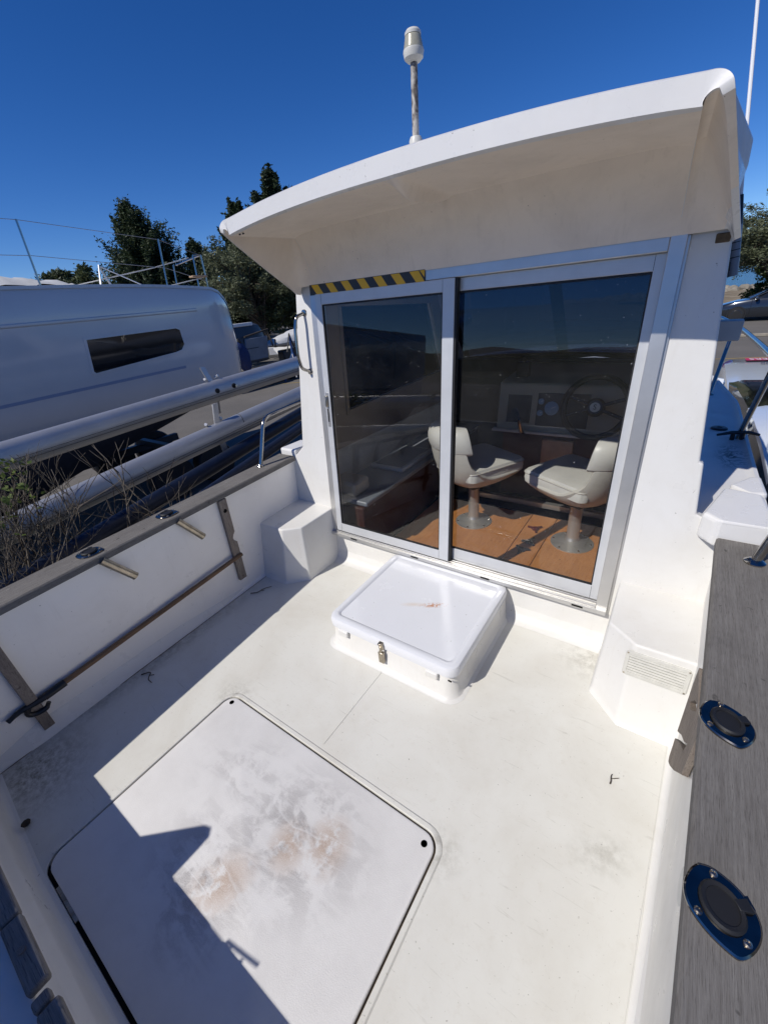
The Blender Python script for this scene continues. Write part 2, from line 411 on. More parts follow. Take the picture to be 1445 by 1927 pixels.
b = B(); b.box(-75.5, 60.5, -3000, -59.9, -2.2, G - .004); b.box(-3000, -74.9, -3000, 60, -2.2, G - .01); b.box(59.9, 3000, -3000, 30, -2.2, G - .01)
struct('outer_ground', b, 'hillside', smooth=False)
b = B(); b.add([(-4000, -4000, -1.9), (4000, -4000, -1.9), (4000, 4000, -1.9), (-4000, 4000, -1.9)], [(0, 1, 2, 3)]); struct('sea', b, 'sea_water')
# painted lines on the yard
b = B(); b.box(-17.5, -9.5, 10.95, 11.07, G + .004, G + .006, fn=lambda x, y, z: (x, y + (x + 13) * .58 + .27, z)); struct('painted_line', b, 'faded_line')
b = B(); b.box(-3, 14, 16.7, 16.82, G + .004, G + .006, fn=lambda x, y, z: (x, y + .25 * x, z)); struct('painted_line', b, 'faded_line')
b = B(); b.box(-8, 40, 22.0, 22.14, G + .002, G + .11, fn=lambda x, y, z: (x, y + .1 * x, z)); struct('kerb', b, 'stone', bevel=.02)
b = B(); b.rings([[(x, 34 + 1.2 * math.sin(x * .3), G + .006), (x, 36, G + .12), (x, 48, G + .2), (x, 61.5 + 2 * math.sin(x * .12), G + .01)] for x in np.linspace(-20, 58, 40)], closed=False); struct('dry_bank', b, 'bank_earth')
# far shore hills
def hill(name, pts, depth, n=80):
    b = B(); rs = []
    xs = [p[0] for p in pts]
    for i in range(n + 1):
        t = i / n * (len(pts) - 1); k = min(int(t), len(pts) - 2); f = t - k
        p = Vector(pts[k]).lerp(Vector(pts[k + 1]), f); h = p.z * (1 + .35 * noise.noise((p.x * .02, p.y * .02, 1))) + 1.2 * noise.noise((p.x * .09, p.y * .09, 3))
        d = Vector((p.x, p.y, 0)).normalized()
        r = [(p.x + d.x * o, p.y + d.y * o, -2.5 + h * q) for o, q in ((0, 0), (depth * .15, .35), (depth * .4, .75), (depth * .7, 1), (depth * 1.5, .9), (depth * 2.5, 0))]
        rs.append(r)
    b.rings(rs, closed=False); struct(name, b, 'hillside')
hill('hills', [(-900, 120, 20), (-520, 360, 34), (-330, 420, 22), (-140, 480, 16), (-20, 430, 22), (70, 420, 27), (260, 480, 20), (600, 400, 14)], 130)
hill('unseen_hills', [(600, 300, 16), (420, -120, 22), (200, -300, 20), (0, -330, 24), (-200, -300, 18), (-420, -160, 22), (-700, 60, 18)], 130)  # out of view, added to darken the horizon mirrored in the door glass
b = B()
for i in range(260):     # rocks and dry earth along the shore edge
    x = random.uniform(-14, 30); y = shore(x) - random.uniform(0, 6.0); s = random.uniform(.2, .7)
    M4 = Matrix.Translation((x, y, G + s * .2)) @ Matrix.Rotation(random.uniform(0, 6), 4, 'Z') @ Matrix.Rotation(random.uniform(-.5, .5), 4, 'X')
    pr = [(s * .6, -s * .5), (s * random.uniform(.8, 1.1), -s * .1), (s * random.uniform(.6, .9), s * .35), (s * .2, s * .55)]
    b.lathe(pr, (0, 0, 0), 6, M4)
o = mk('shore_rocks', b, 'stone', smooth=False); tag(o, 'grey brown rocks scattered along the edge of the shore', 'rocks', kind='stuff')

# ================================================================== OWN BOAT
boat = thing('motorboat', 'white fishing motorboat seen from its open cockpit, with cabin, roof overhang and grey wooden gunwales', 'boat', (-.82, 1.5, -.75))
def part(name, b, mat, parent=None, label=None, **k):
    o = mk(name, b, mat, parent if parent is not None else boat, **k)
    if label: o['label'] = label
    return o
def capP(y): return -1.757 - .0745 * (y - .1)        # port cap inner edge
def capS(y): return .137 + .042 * y                   # starboard cap inner edge
def baseP(y): return -1.835 - .040 * y
def baseS(y): return .181 + .042 * y
YA = -.56
# hull shell
def half(y):
    pts = [(-.62, 1.10), (.1, 1.07), (1.5, 1.18), (2.4, 1.165), (3.4, 1.155), (4.2, 1.05), (5.0, .80), (5.8, .42), (6.3, .06)]
    for (a, va), (c, vc) in zip(pts, pts[1:]):
        if y <= c: t = (y - a) / (c - a); return va + (vc - va) * t
    return .03
b = B(); rs = []
for y in (-.62, 0, .6, 1.2, 1.8, 2.4, 3.0, 3.6, 4.2, 4.7, 5.2, 5.7, 6.1, 6.35):
    h = half(y); z0 = .612; kz = -.72 + max(0, y - 3.5) ** 2 * .12
    sec = [(h, z0), (h + .012, z0 - .03), (h - .01, z0 - .08), (h * .97, .25), (h * .9, -.1), (h * .72, kz + .32), (h * .3, kz + .08), (0, kz)]
    pr = [(-.82 + a, y + (max(0, y - 3.5) * .08 * (c - .6 if c < .6 else 0)), c) for a, c in sec]
    pl = [(-.82 - a, y + (max(0, y - 3.5) * .08 * (c - .6 if c < .6 else 0)), c) for a, c in reversed(sec[:-1])]
    rs.append(pr + pl)
b.rings(rs, closed=False)
part('hull_shell', b, 'gelcoat_plain')
# aft transom (behind the camera) with an unseen wedge added for its shadow on the sole, and motor well
b = B(); b.box(-1.90, .26, YA - .04, YA, -.5, .651); 
part('transom', b, 'gelcoat_plain', bevel=.01)
b = plate([(-1.38, .625), (-1.262, .795), (-1.240, .805), (-1.215, .785), (-1.165, .625)], [], lambda u, v, d: (u, YA - .005 + d, v), 0, -.03); part('shadow_wedge', b, 'gelcoat_plain', smooth=False)
b = B(); b.tube([(-.895, YA - .02, .63), (-.905, YA - .02, .668)], .0035); b.tube([(-.865, YA - .02, .63), (-.86, YA - .02, .668)], .006); b.tube([(-.925, YA - .02, .672), (-.825, YA - .02, .690)], .004)
part('stern_cleat', b, 'steel')
# inner transom moulding : profile along x
b = B(); prof = [(-.185, 0.0), (-.200, .004), (-.209, .018), (-.212, .085), (-.222, .100), (-.232, .112), (-.245, .246), (-.31, .246), (-.32, .20), (-.56, .20)]
rs = []
for x in np.linspace(-1.90, .24, 12): rs.append([(x, y + .03 * max(0, (-1.35 - x) / .5), z) for y, z in prof])
b.rings(rs, closed=False); part('transom_moulding', b, 'gelcoat', bevel=.006)
b = B()
for x0, x1 in ((-1.86, -1.02), (-1.016, -.838), (-.822, -.795), (-.79, .15)):
    b.box(x0, x1, -.252, -.211 if x0 < -.83 or x0 > -.8 else -.220, .247, .270)
part('transom_capping', b, 'teak_x', bevel=.006, label='weathered grey wooden capping with a notch')
b = B(); b.lathe([(.008, 0), (.008, .002), (.004, .001)], (-.93, -.232, .2728), 12); part('plug', b, 'teak_z')

# sole with hatch hole
HX0, HX1, HY0, HY1, HR = -1.318, -.322, -.180, .527, .045
hole = [(p[0], p[1]) for p in rr(HX0 - .007, HX1 + .007, HY0 - .002, HY1 + .007, HR + .007, 0)]
outer = [(-1.90, -.20), (.22, -.20), (.32, 1.60), (-1.95, 1.60)]
b = plate(outer, [hole], lambda u, v, d: (u, v, d), 0.0, -.03)
part('cockpit_sole', b, 'sole', smooth=False)
b = B(); b.rings([rr(HX0 - .020, HX1 + .020, HY0 - .02, HY1 + .020, HR + .02, -.010), rr(HX0 + .03, HX1 - .03, HY0 + .03, HY1 - .03, HR, -.010)], False, True)
part('hatch_gutter', b, 'groove_brown')
b = B(); b.rings([rr(HX0 - .007, HX1 + .007, HY1 - .75, HY1 + .007, HR + .007, 0.0005), rr(HX0 - .009, HX1 + .009, HY1 - .75, HY1 + .009, HR + .009, .0035), rr(HX0 - .021, HX1 + .021, HY1 - .75, HY1 + .021, HR + .02, .0035), rr(HX0 - .025, HX1 + .025, HY1 - .75, HY1 + .025, HR + .022, .0004)], False, False)
b.v = [(x, max(y, HY0 + .03), z) for x, y, z in b.v]
part('hatch_lip', b, 'sole')
hatch = None
b = B(); b.rings([rr(HX0, HX1, HY0 + .009, HY1, HR, -.009), rr(HX0, HX1, HY0 + .009, HY1, HR, .001), rr(HX0 + .002, HX1 - .002, HY0 + .011, HY1 - .002, HR - .002, .0035), rr(HX0 + .005, HX1 - .005, HY0 + .014, HY1 - .005, HR - .005, .0045)], False, True)
hatch = part('floor_hatch', b, 'hatch_paint')
for x, y in ((-1.285, .500), (-.355, .495)):
    b = B(); b.lathe([(.010, .0046), (.0105, .0056), (.0098, .0060), (.0098, .0052)], (x, y, 0), 20); b2 = B(); b2.lathe([(.0001, .0058), (.0095, .0058)], (x, y, 0), 20)
    mk('finger_hole', b2, 'gap_black', hatch)
b = B(); b.box(HX0 - .005, HX1 + .005, HY0 - .001, HY0 + .012, -.009, -.006); part('hinge_gap', b, 'gap_black')
b = B()
for k in range(5): b.box(-1.215 + k * .0275, -1.215 + k * .0275 + .0265, HY0 + .0005, HY0 + .012, -.004, .002)
mk('hinge', b, 'steel_old', hatch, bevel=.001)
b = B(); b.rings([[(-.833, y, .0002), (-.831, y, .0022), (-.826, y, .0022), (-.824, y, .0002)] for y in np.linspace(.57, .95, 6)], closed=False); part('sole_seam', b, 'sole')

# side linings: profile from floor fillet up to under the cap
def lining(sgn, base, cap, y0, y1):
    b = B(); rs = []
    for y in np.linspace(y0, y1, 24):
        xb, xc = base(y), cap(y) + sgn * .018
        prof = []
        for k in range(7):
            a = rad(90 * k / 6); prof.append((xb - sgn * .02 + sgn * .02 * math.sin(a), .02 - .02 * math.cos(a)))
        for t in (.25, .5, .75, 1): prof.append((xb + (xc - xb) * t, .02 + (.612 - .02) * t))
        rs.append([(x, y, z + .0006) for x, z in prof])
    b.rings(rs, closed=False); return b
part('side_lining', lining(-1, baseP, capP, YA, 1.62), 'gelcoat_bounce')
part('side_lining', lining(1, baseS, capS, YA, 1.62), 'gelcoat')
for bs, sg in ((baseP, 1), (baseS, -1)):
    b = B(); b.tube([(bs(y) + sg * .021, y, .0012) for y in np.linspace(-.2, 1.19, 30)], [.0012 + .0022 * abs(noise.noise((y * 7, sg, 0))) for y in np.linspace(-.2, 1.19, 30)], 5); part('sealant_line', b, 'groove_brown' if sg > 0 else 'sole')
# wooden gunwale caps
def cap(inner, w, sgn, y0, y1, name='gunwale_capping'):
    b = B(); rs = []
    for y in np.linspace(y0, y1, 16):
        xi = inner(y); xo = xi + sgn * w; z = .608; e = .005
        rs.append([(xi, y, z), (xo, y, z), (xo, y, z + .026), (xo - sgn * e, y, z + .030), (xi + sgn * e, y, z + .030), (xi, y, z + .025)])
    b.rings(rs); return part(name, b, 'teak_y', ang=30)
cap(capP, .135, -1, YA, .96); cap(capP, .135, -1, .962, 1.605); cap(capS, .178, 1, YA, 1.555)

for y in (.12, .62, 1.12, 1.45):
    for fn, sg, w in ((capP, -1, .1), (capS, 1, .14)):
        b = B(); b.lathe([(.0065, 0), (.0065, .0006)], (fn(y) + sg * w, y + .03, .6381), 14); part('wood_plug', b, 'teak_x')
# moulded step port and vent box starboard (mirror images)
def stepbox(mx, name):
    X = lambda x: -1.64 - x if mx else x
    def ring(z, d, f):   # d outset of foot, f = factor
        P = [(-1.93, 1.250 - d), (-1.690, 1.250 - d), (-1.600 + d * .3, 1.322 - d * .5), (-1.597 + d * .3, 1.66), (-1.93, 1.66)]
        return [(X(x), y, z) for x, y in P]
    b = B(); b.rings([ring(-.002, .068, 0), ring(.008, .055, 0), ring(.03, .047, 0), ring(.315, .004, 0), ring(.343, .0, 0)], True, True)
    return part(name, b, 'gelcoat', bevel=.008, seg=4)
stepbox(False, 'moulded_step'); stepbox(True, 'vent_locker')

# bulkhead with the door opening
DX0, DX1, DZ0, DZ1 = -1.592, -.070, .185, 1.536
out = [(-1.93, -.01), (.29, -.01), (.29, .60), (.195, .655), (.137, .68), (.118, .86), (.106, .865), (.034, 1.56), (.02, 1.60), (-1.70, 1.60), (-1.705, 1.55), (-1.797, .70), (-1.86, .645), (-1.93, .60)]
b = plate(out, [[(DX0, DZ0), (DX1, DZ0), (DX1, DZ1), (DX0, DZ1)]], lambda u, v, d: BK(u, v, d), 0, -.045)
part('bulkhead', b, 'gelcoat', smooth=False, bevel=.012, seg=3)
# floor to bulkhead fillet
b = B(); rs = []
for x in np.linspace(-1.93, .29, 3):
    rs.append([(x, 1.505, .0008), (x, 1.525, .004), (x, 1.545, .016), (x, 1.558, .036), (x, 1.5655, .065), (x, 1.566, .066)])
b.rings(rs, closed=False); part('bulkhead_fillet', b, 'gelcoat')

# door frame
def bar(b, x0, x1, z0, z1, o0, o1):
    b.add([BK(x, z, o) for o in (o0, o1) for x, z in ((x0, z0), (x1, z0), (x1, z1), (x0, z1))], [(3, 2, 1, 0), (4, 5, 6, 7), (0, 1, 5, 4), (1, 2, 6, 5), (2, 3, 7, 6), (3, 0, 4, 7)])
b = B(); bar(b, DX0 - .004, DX0 + .034, DZ0, DZ1, -.05, .016); bar(b, DX1 - .040, DX1 + .004, DZ0, DZ1, -.05, .018); bar(b, DX0 + .034, DX1 - .040, 1.494, DZ1, -.05, .015)
bar(b, DX1 - .001, DX1 + .012, DZ0 - .006, DZ1, -.01, .006)
part('door_frame', b, 'anodised', bevel=.002)
b = B(); bar(b, DX0, DX1 + .004, .180, .200, -.05, .036); bar(b, DX0 + .034, DX1 - .04, .200, .212, .022, .028); bar(b, DX0 + .034, DX1 - .04, .200, .216, -.006, .0); bar(b, DX0 + .034, DX1 - .04, .200, .214, -.04, -.034)
part('door_track', b, 'anodised', bevel=.0015)
for x in (-1.44, -1.02, -.62, -.2):
    b = B(); bar(b, x, x + .045, .186, .194, .0361, .0372); part('drain_slot', b, 'gap_black')
def panel(x0, x1, z0, z1, gx0, gx1, gz0, gz1, o, handle):
    b = plate([(x0, z0), (x1, z0), (x1, z1), (x0, z1)], [[(gx0, gz0), (gx1, gz0), (gx1, gz1), (gx0, gz1)]], lambda u, v, d: BK(u, v, d), o, o - .022)
    p = part('sliding_door', b, 'painted_alu', smooth=False, bevel=.002)
    b = plate([(gx0, gz0), (gx1, gz0), (gx1, gz1), (gx0, gz1)], [[(gx0 + .005, gz0 + .006), (gx1 - .005, gz0 + .006), (gx1 - .005, gz1 - .007), (gx0 + .005, gz1 - .007)]], lambda u, v, d: BK(u, v, d), o - .004, o - .014)
    mk('gasket', b, 'rubber', p, smooth=False)
    b = B(); bar(b, gx0 + .004, gx1 - .004, gz0 + .004, gz1 - .004, o - .008, o - .0085)
    mk('glass_pane', b, 'door_glass', p, smooth=False)
    for k, (c, d) in enumerate((((gx0 - .0006, z0), (gx0 + .0006, gz0)), ((gx1 - .0006, z0), (gx1 + .0006, gz0)), ((gx0 - .0006, gz1), (gx0 + .0006, z1)), ((gx1 - .0006, gz1), (gx1 + .0006, z1)))):
        b = B(); bar(b, c[0], d[0], c[1] + .002, d[1] - .002, o, o + .0004); mk('joint', b, 'gap_black', p, smooth=False)
    return p
dl = panel(-1.556, -.806, .214, 1.493, -1.519, -.859, .264, 1.446, .020, True)
dr = panel(-.838, -.108, .216, 1.4935, -.814, -.141, .280, 1.447, -.012, False)
b = B(); bar(b, -1.548, -1.528, .85, 1.03, .020, .0225); mk('handle_plate', b, 'anodised', dl, bevel=.001)
b = B(); bar(b, -1.545, -1.531, .955, 1.015, .022, .034); mk('latch_thumb', b, 'steel_old', dl, bevel=.005)
b = B(); bar(b, -1.5415, -1.5345, .875, .945, .0225, .0235); mk('finger_slot', b, 'gap_black', dl)
b = B(); bar(b, -.806, -.797, .214, 1.493, -.012, .016); mk('seal', b, 'rubber', dl)
# hazard strip
strip = None
b = B(); bar(b, -1.588, -.940, 1.490, 1.535, .016, .019); strip = part('hazard_strip', b, 'black_print', label='black and yellow striped warning tape above the left door')
n = 7; pitch = .0935
for k in range(8):
    x0 = -1.575 + k * pitch; w = .044; sl = .032
    P = [(x0, 1.533), (x0 + w, 1.533), (x0 + w + sl, 1.492), (x0 + sl, 1.492)]
    P = [(min(max(x, -1.586), -.942), z) for x, z in P]
    if k == 7: P = [(-.965, 1.533), (-.942, 1.533), (-.942, 1.507)]
    b = B(); nn = len(P); b.add([BK(x, z, o) for o in (.0188, .0196) for x, z in P], [tuple(range(nn)), tuple(range(2 * nn - 1, nn - 1, -1))] + [(i, (i + 1) % nn, (i + 1) % nn + nn, i + nn) for i in range(nn)])
    mk('stripe', b, 'yellow', strip, smooth=False)
# small mark on the right stile
# grab handle on port pillar
b = B(); b.tube(arc_path([BK(-1.662, 1.418, 0), BK(-1.672, 1.400, .05), BK(-1.678, 1.335, .062), BK(-1.678, 1.21, .062), BK(-1.672, 1.150, .05), BK(-1.660, 1.133, 0)], .02), .0085, 12)
gh = part('grab_handle', b, 'steel')
for z in (1.418, 1.133):
    b = B(); b.lathe([(.001, .007), (.015, .006), (.018, 0)], BK(-1.661, z, 0), 18, Matrix.Rotation(rad(85), 4, 'X')); mk('flange', b, 'steel', gh)

# engine box with lid
b = B(); b.rings([rr(-1.165, -.462, .948, 1.60, .07, .0006), rr(-1.150, -.477, .963, 1.60, .06, .006), rr(-1.140, -.487, .975, 1.60, .05, .022), rr(-1.128, -.498, .990, 1.59, .045, .132)], False, True)
ebox = part('engine_box', b, 'gelcoat')
b = B(); b.rings([rr(-1.134, -.492, .984, 1.575, .042, .112), rr(-1.140, -.486, .978, 1.578, .046, .118), rr(-1.142, -.484, .976, 1.578, .047, .150), rr(-1.136, -.490, .982, 1.575, .042, .162), rr(-1.126, -.500, .992, 1.568, .036, .166),
          rr(-1.112, -.514, 1.010, 1.556, .028, .166), rr(-1.106, -.520, 1.016, 1.550, .024, .163), rr(-1.100, -.526, 1.022, 1.544, .02, .158)], True, True)
part('engine_lid', b, 'lid_paint', ebox)
b = B()
b.box(-.515, -.500, .974, .979, .108, .112); mk('lid_gap', b, 'gap_black', ebox)
for x in (-1.075, -.615):
    b = B(); b.box(x, x + .055, .969, .985, .085, .118); mk('lid_tab', b, 'gelcoat', ebox, bevel=.005)
b = B(); b.box(-.838, -.818, .966, .978, .12, .158, ); b.tube([(-.836, .962, .155), (-.820, .962, .155)], .006); b.box(-.834, -.822, .962, .968, .10, .14); b.box(-.842, -.816, .960, .974, .045, .105)
mk('latch', b, 'steel_old', ebox, bevel=.003)
for x in (-1.04, -.645):
    b = B()
    for k in range(6): b.tube([(x + k * .0085, 1.583, .166), (x + k * .0085 + .0075, 1.583, .166)], .0045, 8)
    mk('hinge', b, 'steel_old', ebox)

# vent grille on starboard locker
YV = 1.247
def vy(x, z): return 1.2475 - .047 * (1 - (z - .03) / .285) - .0005
vg = None
b = plate([(p[0], p[1]) for p in rr(.030, .214, .222, .316, .012, 0)], [[(p[0], p[1]) for p in rr(.042, .202, .234, .304, .004, 0)]], lambda u, v, d: (u, vy(u, v) - d, v), 0, .0075)
vg = part('vent_grille', b, 'plastic_white', smooth=False, bevel=.001)
b = B(); b.add([(.040, vy(0, .232) - .0012, .232), (.204, vy(0, .232) - .0012, .232), (.204, vy(0, .306) - .0012, .306), (.040, vy(0, .306) - .0012, .306)], [(0, 1, 2, 3)]); mk('vent_opening', b, 'gap_black', vg)
for k in range(7):
    z = .236 + k * .0101; b = B(); y = vy(0, z)
    b.add([(.042, y - .002, z), (.202, y - .002, z), (.202, y - .0072, z), (.042, y - .0072, z), (.042, y - .001, z + .0058), (.202, y - .001, z + .0058), (.202, y - .0050, z + .0058), (.042, y - .0050, z + .0058)], [(0, 1, 2, 3), (7, 6, 5, 4), (0, 4, 5, 1), (1, 5, 6, 2), (2, 6, 7, 3), (3, 7, 4, 0)])
    mk('slat', b, 'plastic_white', vg, smooth=False)
for x, z in ((.036, .228), (.208, .228), (.036, .310), (.208, .310)):
    b = B(); b.lathe([(.003, .0012), (.003, 0)], (x, vy(x, z) - .0075, z), 10, Matrix.Rotation(rad(90), 4, 'X')); mk('screw', b, 'steel_old', vg)

# rod holders
def rod(x, y, z, ang, sgn, big=1.0, tube=True, tilt=0.0):
    # flange: pointed oval, local X across the boat
    R = Matrix.Rotation(ang, 3, 'Z')
    def loc(u, v, w=0): p = R @ Vector((u * big, v * big, 0)); return (x + p.x, y + p.y, z + w)
    def ov(s, w): 
        pts = [(-.050, 0), (-.044, .016), (-.022, .034), (.004, .041), (.026, .034), (.042, .016), (.050, -.006), (.044, -.018), (.022, -.034), (-.004, -.041), (-.026, -.034), (-.043, -.016)]
        sp = smooth_path([(a, c, 0) for a, c in pts + [pts[0]]], 4)[:-1]
        return [loc(p.x * s, p.y * s, w) for p in sp]
    b = B(); b.rings([ov(1, 0), ov(1.0, .0035), ov(.95, .006), ov(.90, .0062)]); f = part('rod_holder', b, 'steel_plate')
    b = B(); c0 = [loc(.027 * math.cos(t) , .023 * math.sin(t), 0) for t in np.linspace(0, 2 * math.pi, 25)[:-1]]
    up = lambda s, w: [(x + (p[0] - x) * s, y + (p[1] - y) * s, z + w) for p in c0]
    b.rings([up(1.08, .006), up(1.10, .010), up(1.0, .0135), up(.8, .0125), up(.78, .0105)]); mk('rubber_cap', b, 'rubber', f)
    b = B(); b.add([loc(-.006, .018, .0062), loc(.006, .018, .0062), loc(.008, .036, .0062), (loc(-.008, .036, .0062)), loc(-.006, .018, .014), loc(.006, .018, .014), loc(.008, .036, .012), loc(-.008, .036, .012)], [(3, 2, 1, 0), (4, 5, 6, 7), (0, 1, 5, 4), (1, 2, 6, 5), (2, 3, 7, 6), (3, 0, 4, 7)]); mk('cap_strap', b, 'rubber', f, bevel=.001)
    for u, v in ((-.036, .012), (.036, .008), (.004, -.033)):
        b = B(); p = loc(u, v); b.lathe([(.0052, .006), (.0050, .0082), (.003, .0092), (.0026, .0080)], (p[0], p[1], z), 14); mk('screw', b, 'steel_old', f)
    if tube:
        d = Vector((-sgn * .09, .115, -.19)).normalized() if False else None
    return f
def rodtube(f, a, c, r=.021):
    a, c = Vector(a), Vector(c); d = (c - a).normalized()
    b = B(); b.tube([a, c], r, 18, cap=False); b.tube([c - d * .004, c], r + .001, 18, cap=False); b.tube([c - d*.02, c - d * .019], r * .93, 18)
    mk('rod_tube', b, 'steel_old', f)
for y in (.415, .765):
    f = rod(capP(y) - .062, y + .005, .6385, rad(62), -1)
    rodtube(f, (capP(y) - .004, y + .015, .615), (capP(y) + .010, y + .100, .485), .0165)
for y in (.435, .775):
    f = rod(capS(y) + .040, y, .6385, rad(-58), 1, 1.04)
    b = B(); M4 = Matrix.Rotation(rad(-90), 4, 'Y'); cx = capS(y)
    b.lathe([(.001, .004), (.028, .004), (.030, 0)], (cx + .010, y + .035, .575), 20, M4); mk('rod_tube_end', b, 'plastic_white', f)

# slotted wooden rod racks on the side linings
def rack(pts, fn, t0, t1, mat='teak_z'):
    b = plate(pts, [], fn, t0, t1); return part('rod_rack', b, mat, smooth=False, bevel=.002)
def wallP(v, z): 
    t = (z - .02) / .592; return baseP(v) + (capP(v) - .018 - baseP(v)) * max(0, min(1, t))
def wallS(v, z):
    t = (z - .02) / .592; return baseS(v) + (capS(v) + .018 - baseS(v)) * max(0, min(1, t))
y0 = 1.012
P = [(y0, .095), (y0 + .045, .095), (y0 + .045, .60), (y0, .60), (y0, .50), (y0, .385), (y0 + .018, .372), (y0 + .026, .35), (y0 + .018, .325), (y0 - .0, .333)]
P = [(y0 + .002, .09), (y0 + .047, .09), (y0 + .047, .335), (y0 + .03, .350), (y0 + .026, .368), (y0 + .034, .385), (y0 + .047, .40), (y0 + .047, .605), (y0, .605)]
rack([(p[0], p[1]) for p in P], lambda u, v, d: (wallP(u, v) + d, u, v), .001, .022)
b = B(); b.lathe([(.011, 0), (.011, .001), (.008, .0005)], (wallP(1.035, .54) + .0222, 1.035, .54), 16, Matrix.Rotation(rad(90), 4, 'Y')); part('rack_hole', b, 'gap_black')
rack([(.005, .045), (.042, .045), (.042, .605), (.005, .605)], lambda u, v, d: (wallP(u, v) + d, u, v), .001, .022)
# starboard rack, hanging out with two round notches
P = [(.86, .60), (.99, .60), (.985, .52)]
def arc(cx, cz, r, a0, a1, n=8): return [(cx + r * math.cos(rad(a0 + (a1 - a0) * k / n)), cz + r * math.sin(rad(a0 + (a1 - a0) * k / n))) for k in range(n + 1)]
P = [(.835, .60), (.835, .30), (.85, .20), (.88, .165), (.93, .155), (.985, .165)] + [(.985, .235)] + [(.955, .232), (.935, .245), (.930, .262), (.940, .28)] + [(.99, .315), (.99, .60)]
P = [(.95, .602), (.964, .545), (1.004, .301), (.928, .38), (.87, .428), (.826, .478), (.85, .420), (.907, .375), (1.009, .266), (1.022, .165), (1.012, .152), (.973, .189), (.898, .275), (.788, .416), (.77, .504), (.75, .602)]
b = plate(P, [[(.946, .486), (.889, .555), (.845, .590), (.835, .580), (.871, .540), (.91, .50)]], lambda u, v, d: (.170 + d + (.62 - v) * .05, u, v), 0, .014)
part('rod_rack', b, 'teak_z', smooth=False, bevel=.002, label='wooden rod rack with two round notches')

# side deck, foredeck
cs = lambda z: .137 - (z - .68) * .118      # starboard cabin side x at height z
def deck(sg):
    b = B(); rs = []
    for y in np.linspace(1.63, 4.4, 24):
        xi = (.12 if sg > 0 else .12); xo = half(y) - .002
        inn = .955 - max(0, y - 2.6) * .09
        rs.append([(-.82 + sg * q, y, z) for q, z in ((inn, .66), (inn + .015, .650), (xo - .05, .650), (xo - .032, .652), (xo - .02, .662), (xo - .006, .660), (xo, .648), (xo + .002, .607))])
    b.rings(rs, closed=False); return b
part('side_deck', deck(1), 'deck'); part('side_deck', deck(-1), 'deck')
b = B(); rs = []
for y in np.linspace(4.4, 6.32, 14):
    xo = half(y); rs.append([(-.82 + q * xo, y, .65 + .03 * (1 - q * q) + (.012 if abs(q) > .93 and abs(q) < 1 else 0)) for q in (-1, -.96, -.9, -.5, 0, .5, .9, .96, 1)])
b.rings(rs, closed=False); part('foredeck', b, 'deck')
b = plate([(.150, 1.605), (.215, 1.86), (.325, 1.835), (.352, 1.565), (.190, 1.562)], [], lambda u, v, d: (u, v, d + (1.86 - v) * .0), .60, .70); part('deck_pad', b, 'gelcoat_plain', smooth=False, bevel=.014, seg=3)
b = plate([(-1.86, 1.615), (-1.90, 1.80), (-1.99, 1.80), (-2.00, 1.615)], [], lambda u, v, d: (u, v, d), .60, .672); part('deck_pad', b, 'gelcoat_plain', smooth=False, bevel=.012, seg=3)
b = plate([(.235, 1.93), (.300, 2.04), (.340, 2.06), (.348, 1.88), (.300, 1.86)], [], lambda u, v, d: (u, v, d), .64, .685); part('deck_fairing', b, 'gelcoat_plain', smooth=False, bevel=.014, seg=3)
b = B(); b.lathe([(.038, 0), (.038, .006), (.032, .009), (.014, .009), (.012, .006)], (.222, 2.80, .65), 24); part('filler_cap', b, 'black_plastic')
b = B(); b.tube([(.205, 2.60, .675), (.26, 2.615, .688), (.33, 2.64, .688), (.375, 2.655, .675)], [.006, .009, .009, .006], 8); b.tube([(.27, 2.62, .65), (.27, 2.62, .686)], .010, 8); b.tube([(.31, 2.63, .65), (.31, 2.63, .686)], .010, 8)
part('deck_cleat', b, 'black_plastic')

# cabin sides with window openings, interior
def side(sg):
    def fn(u, v, d): 
        x = -.82 + sg * ((.945 - (v - .68) * .118) - max(0, u - 2.6) * .085 + d); return (x, u, v)
    y1 = 3.55
    outl = [(1.63, .60), (y1, .60), (y1, .92), (3.05, 1.50), (1.715, 1.58)]
    win = [(1.99, .835), (3.18, .875), (2.93, 1.385), (1.95, 1.43)]
    b = plate(outl, [win], fn, 0, -.03)
    s = part('cabin_side', b, 'gelcoat_plain', smooth=False)
    b = plate(win, [], fn, -.012, -.016); mk('side_window', b, 'tint_glass', s, smooth=False)
    b = plate([(1.64, .61), (y1 - .05, .61), (3.0, 1.49), (1.72, 1.56)], [win], fn, -.032, -.036); mk('inner_trim', b, 'cabin_beige', s, smooth=False)
    wo = [(1.965, .81), (3.21, .85), (2.95, 1.41), (1.925, 1.455)]
    b = plate(wo, [win], fn, -.036, -.046); mk('window_surround', b, 'cabin_beige', s, smooth=False)
    return s
side(1); side(-1)
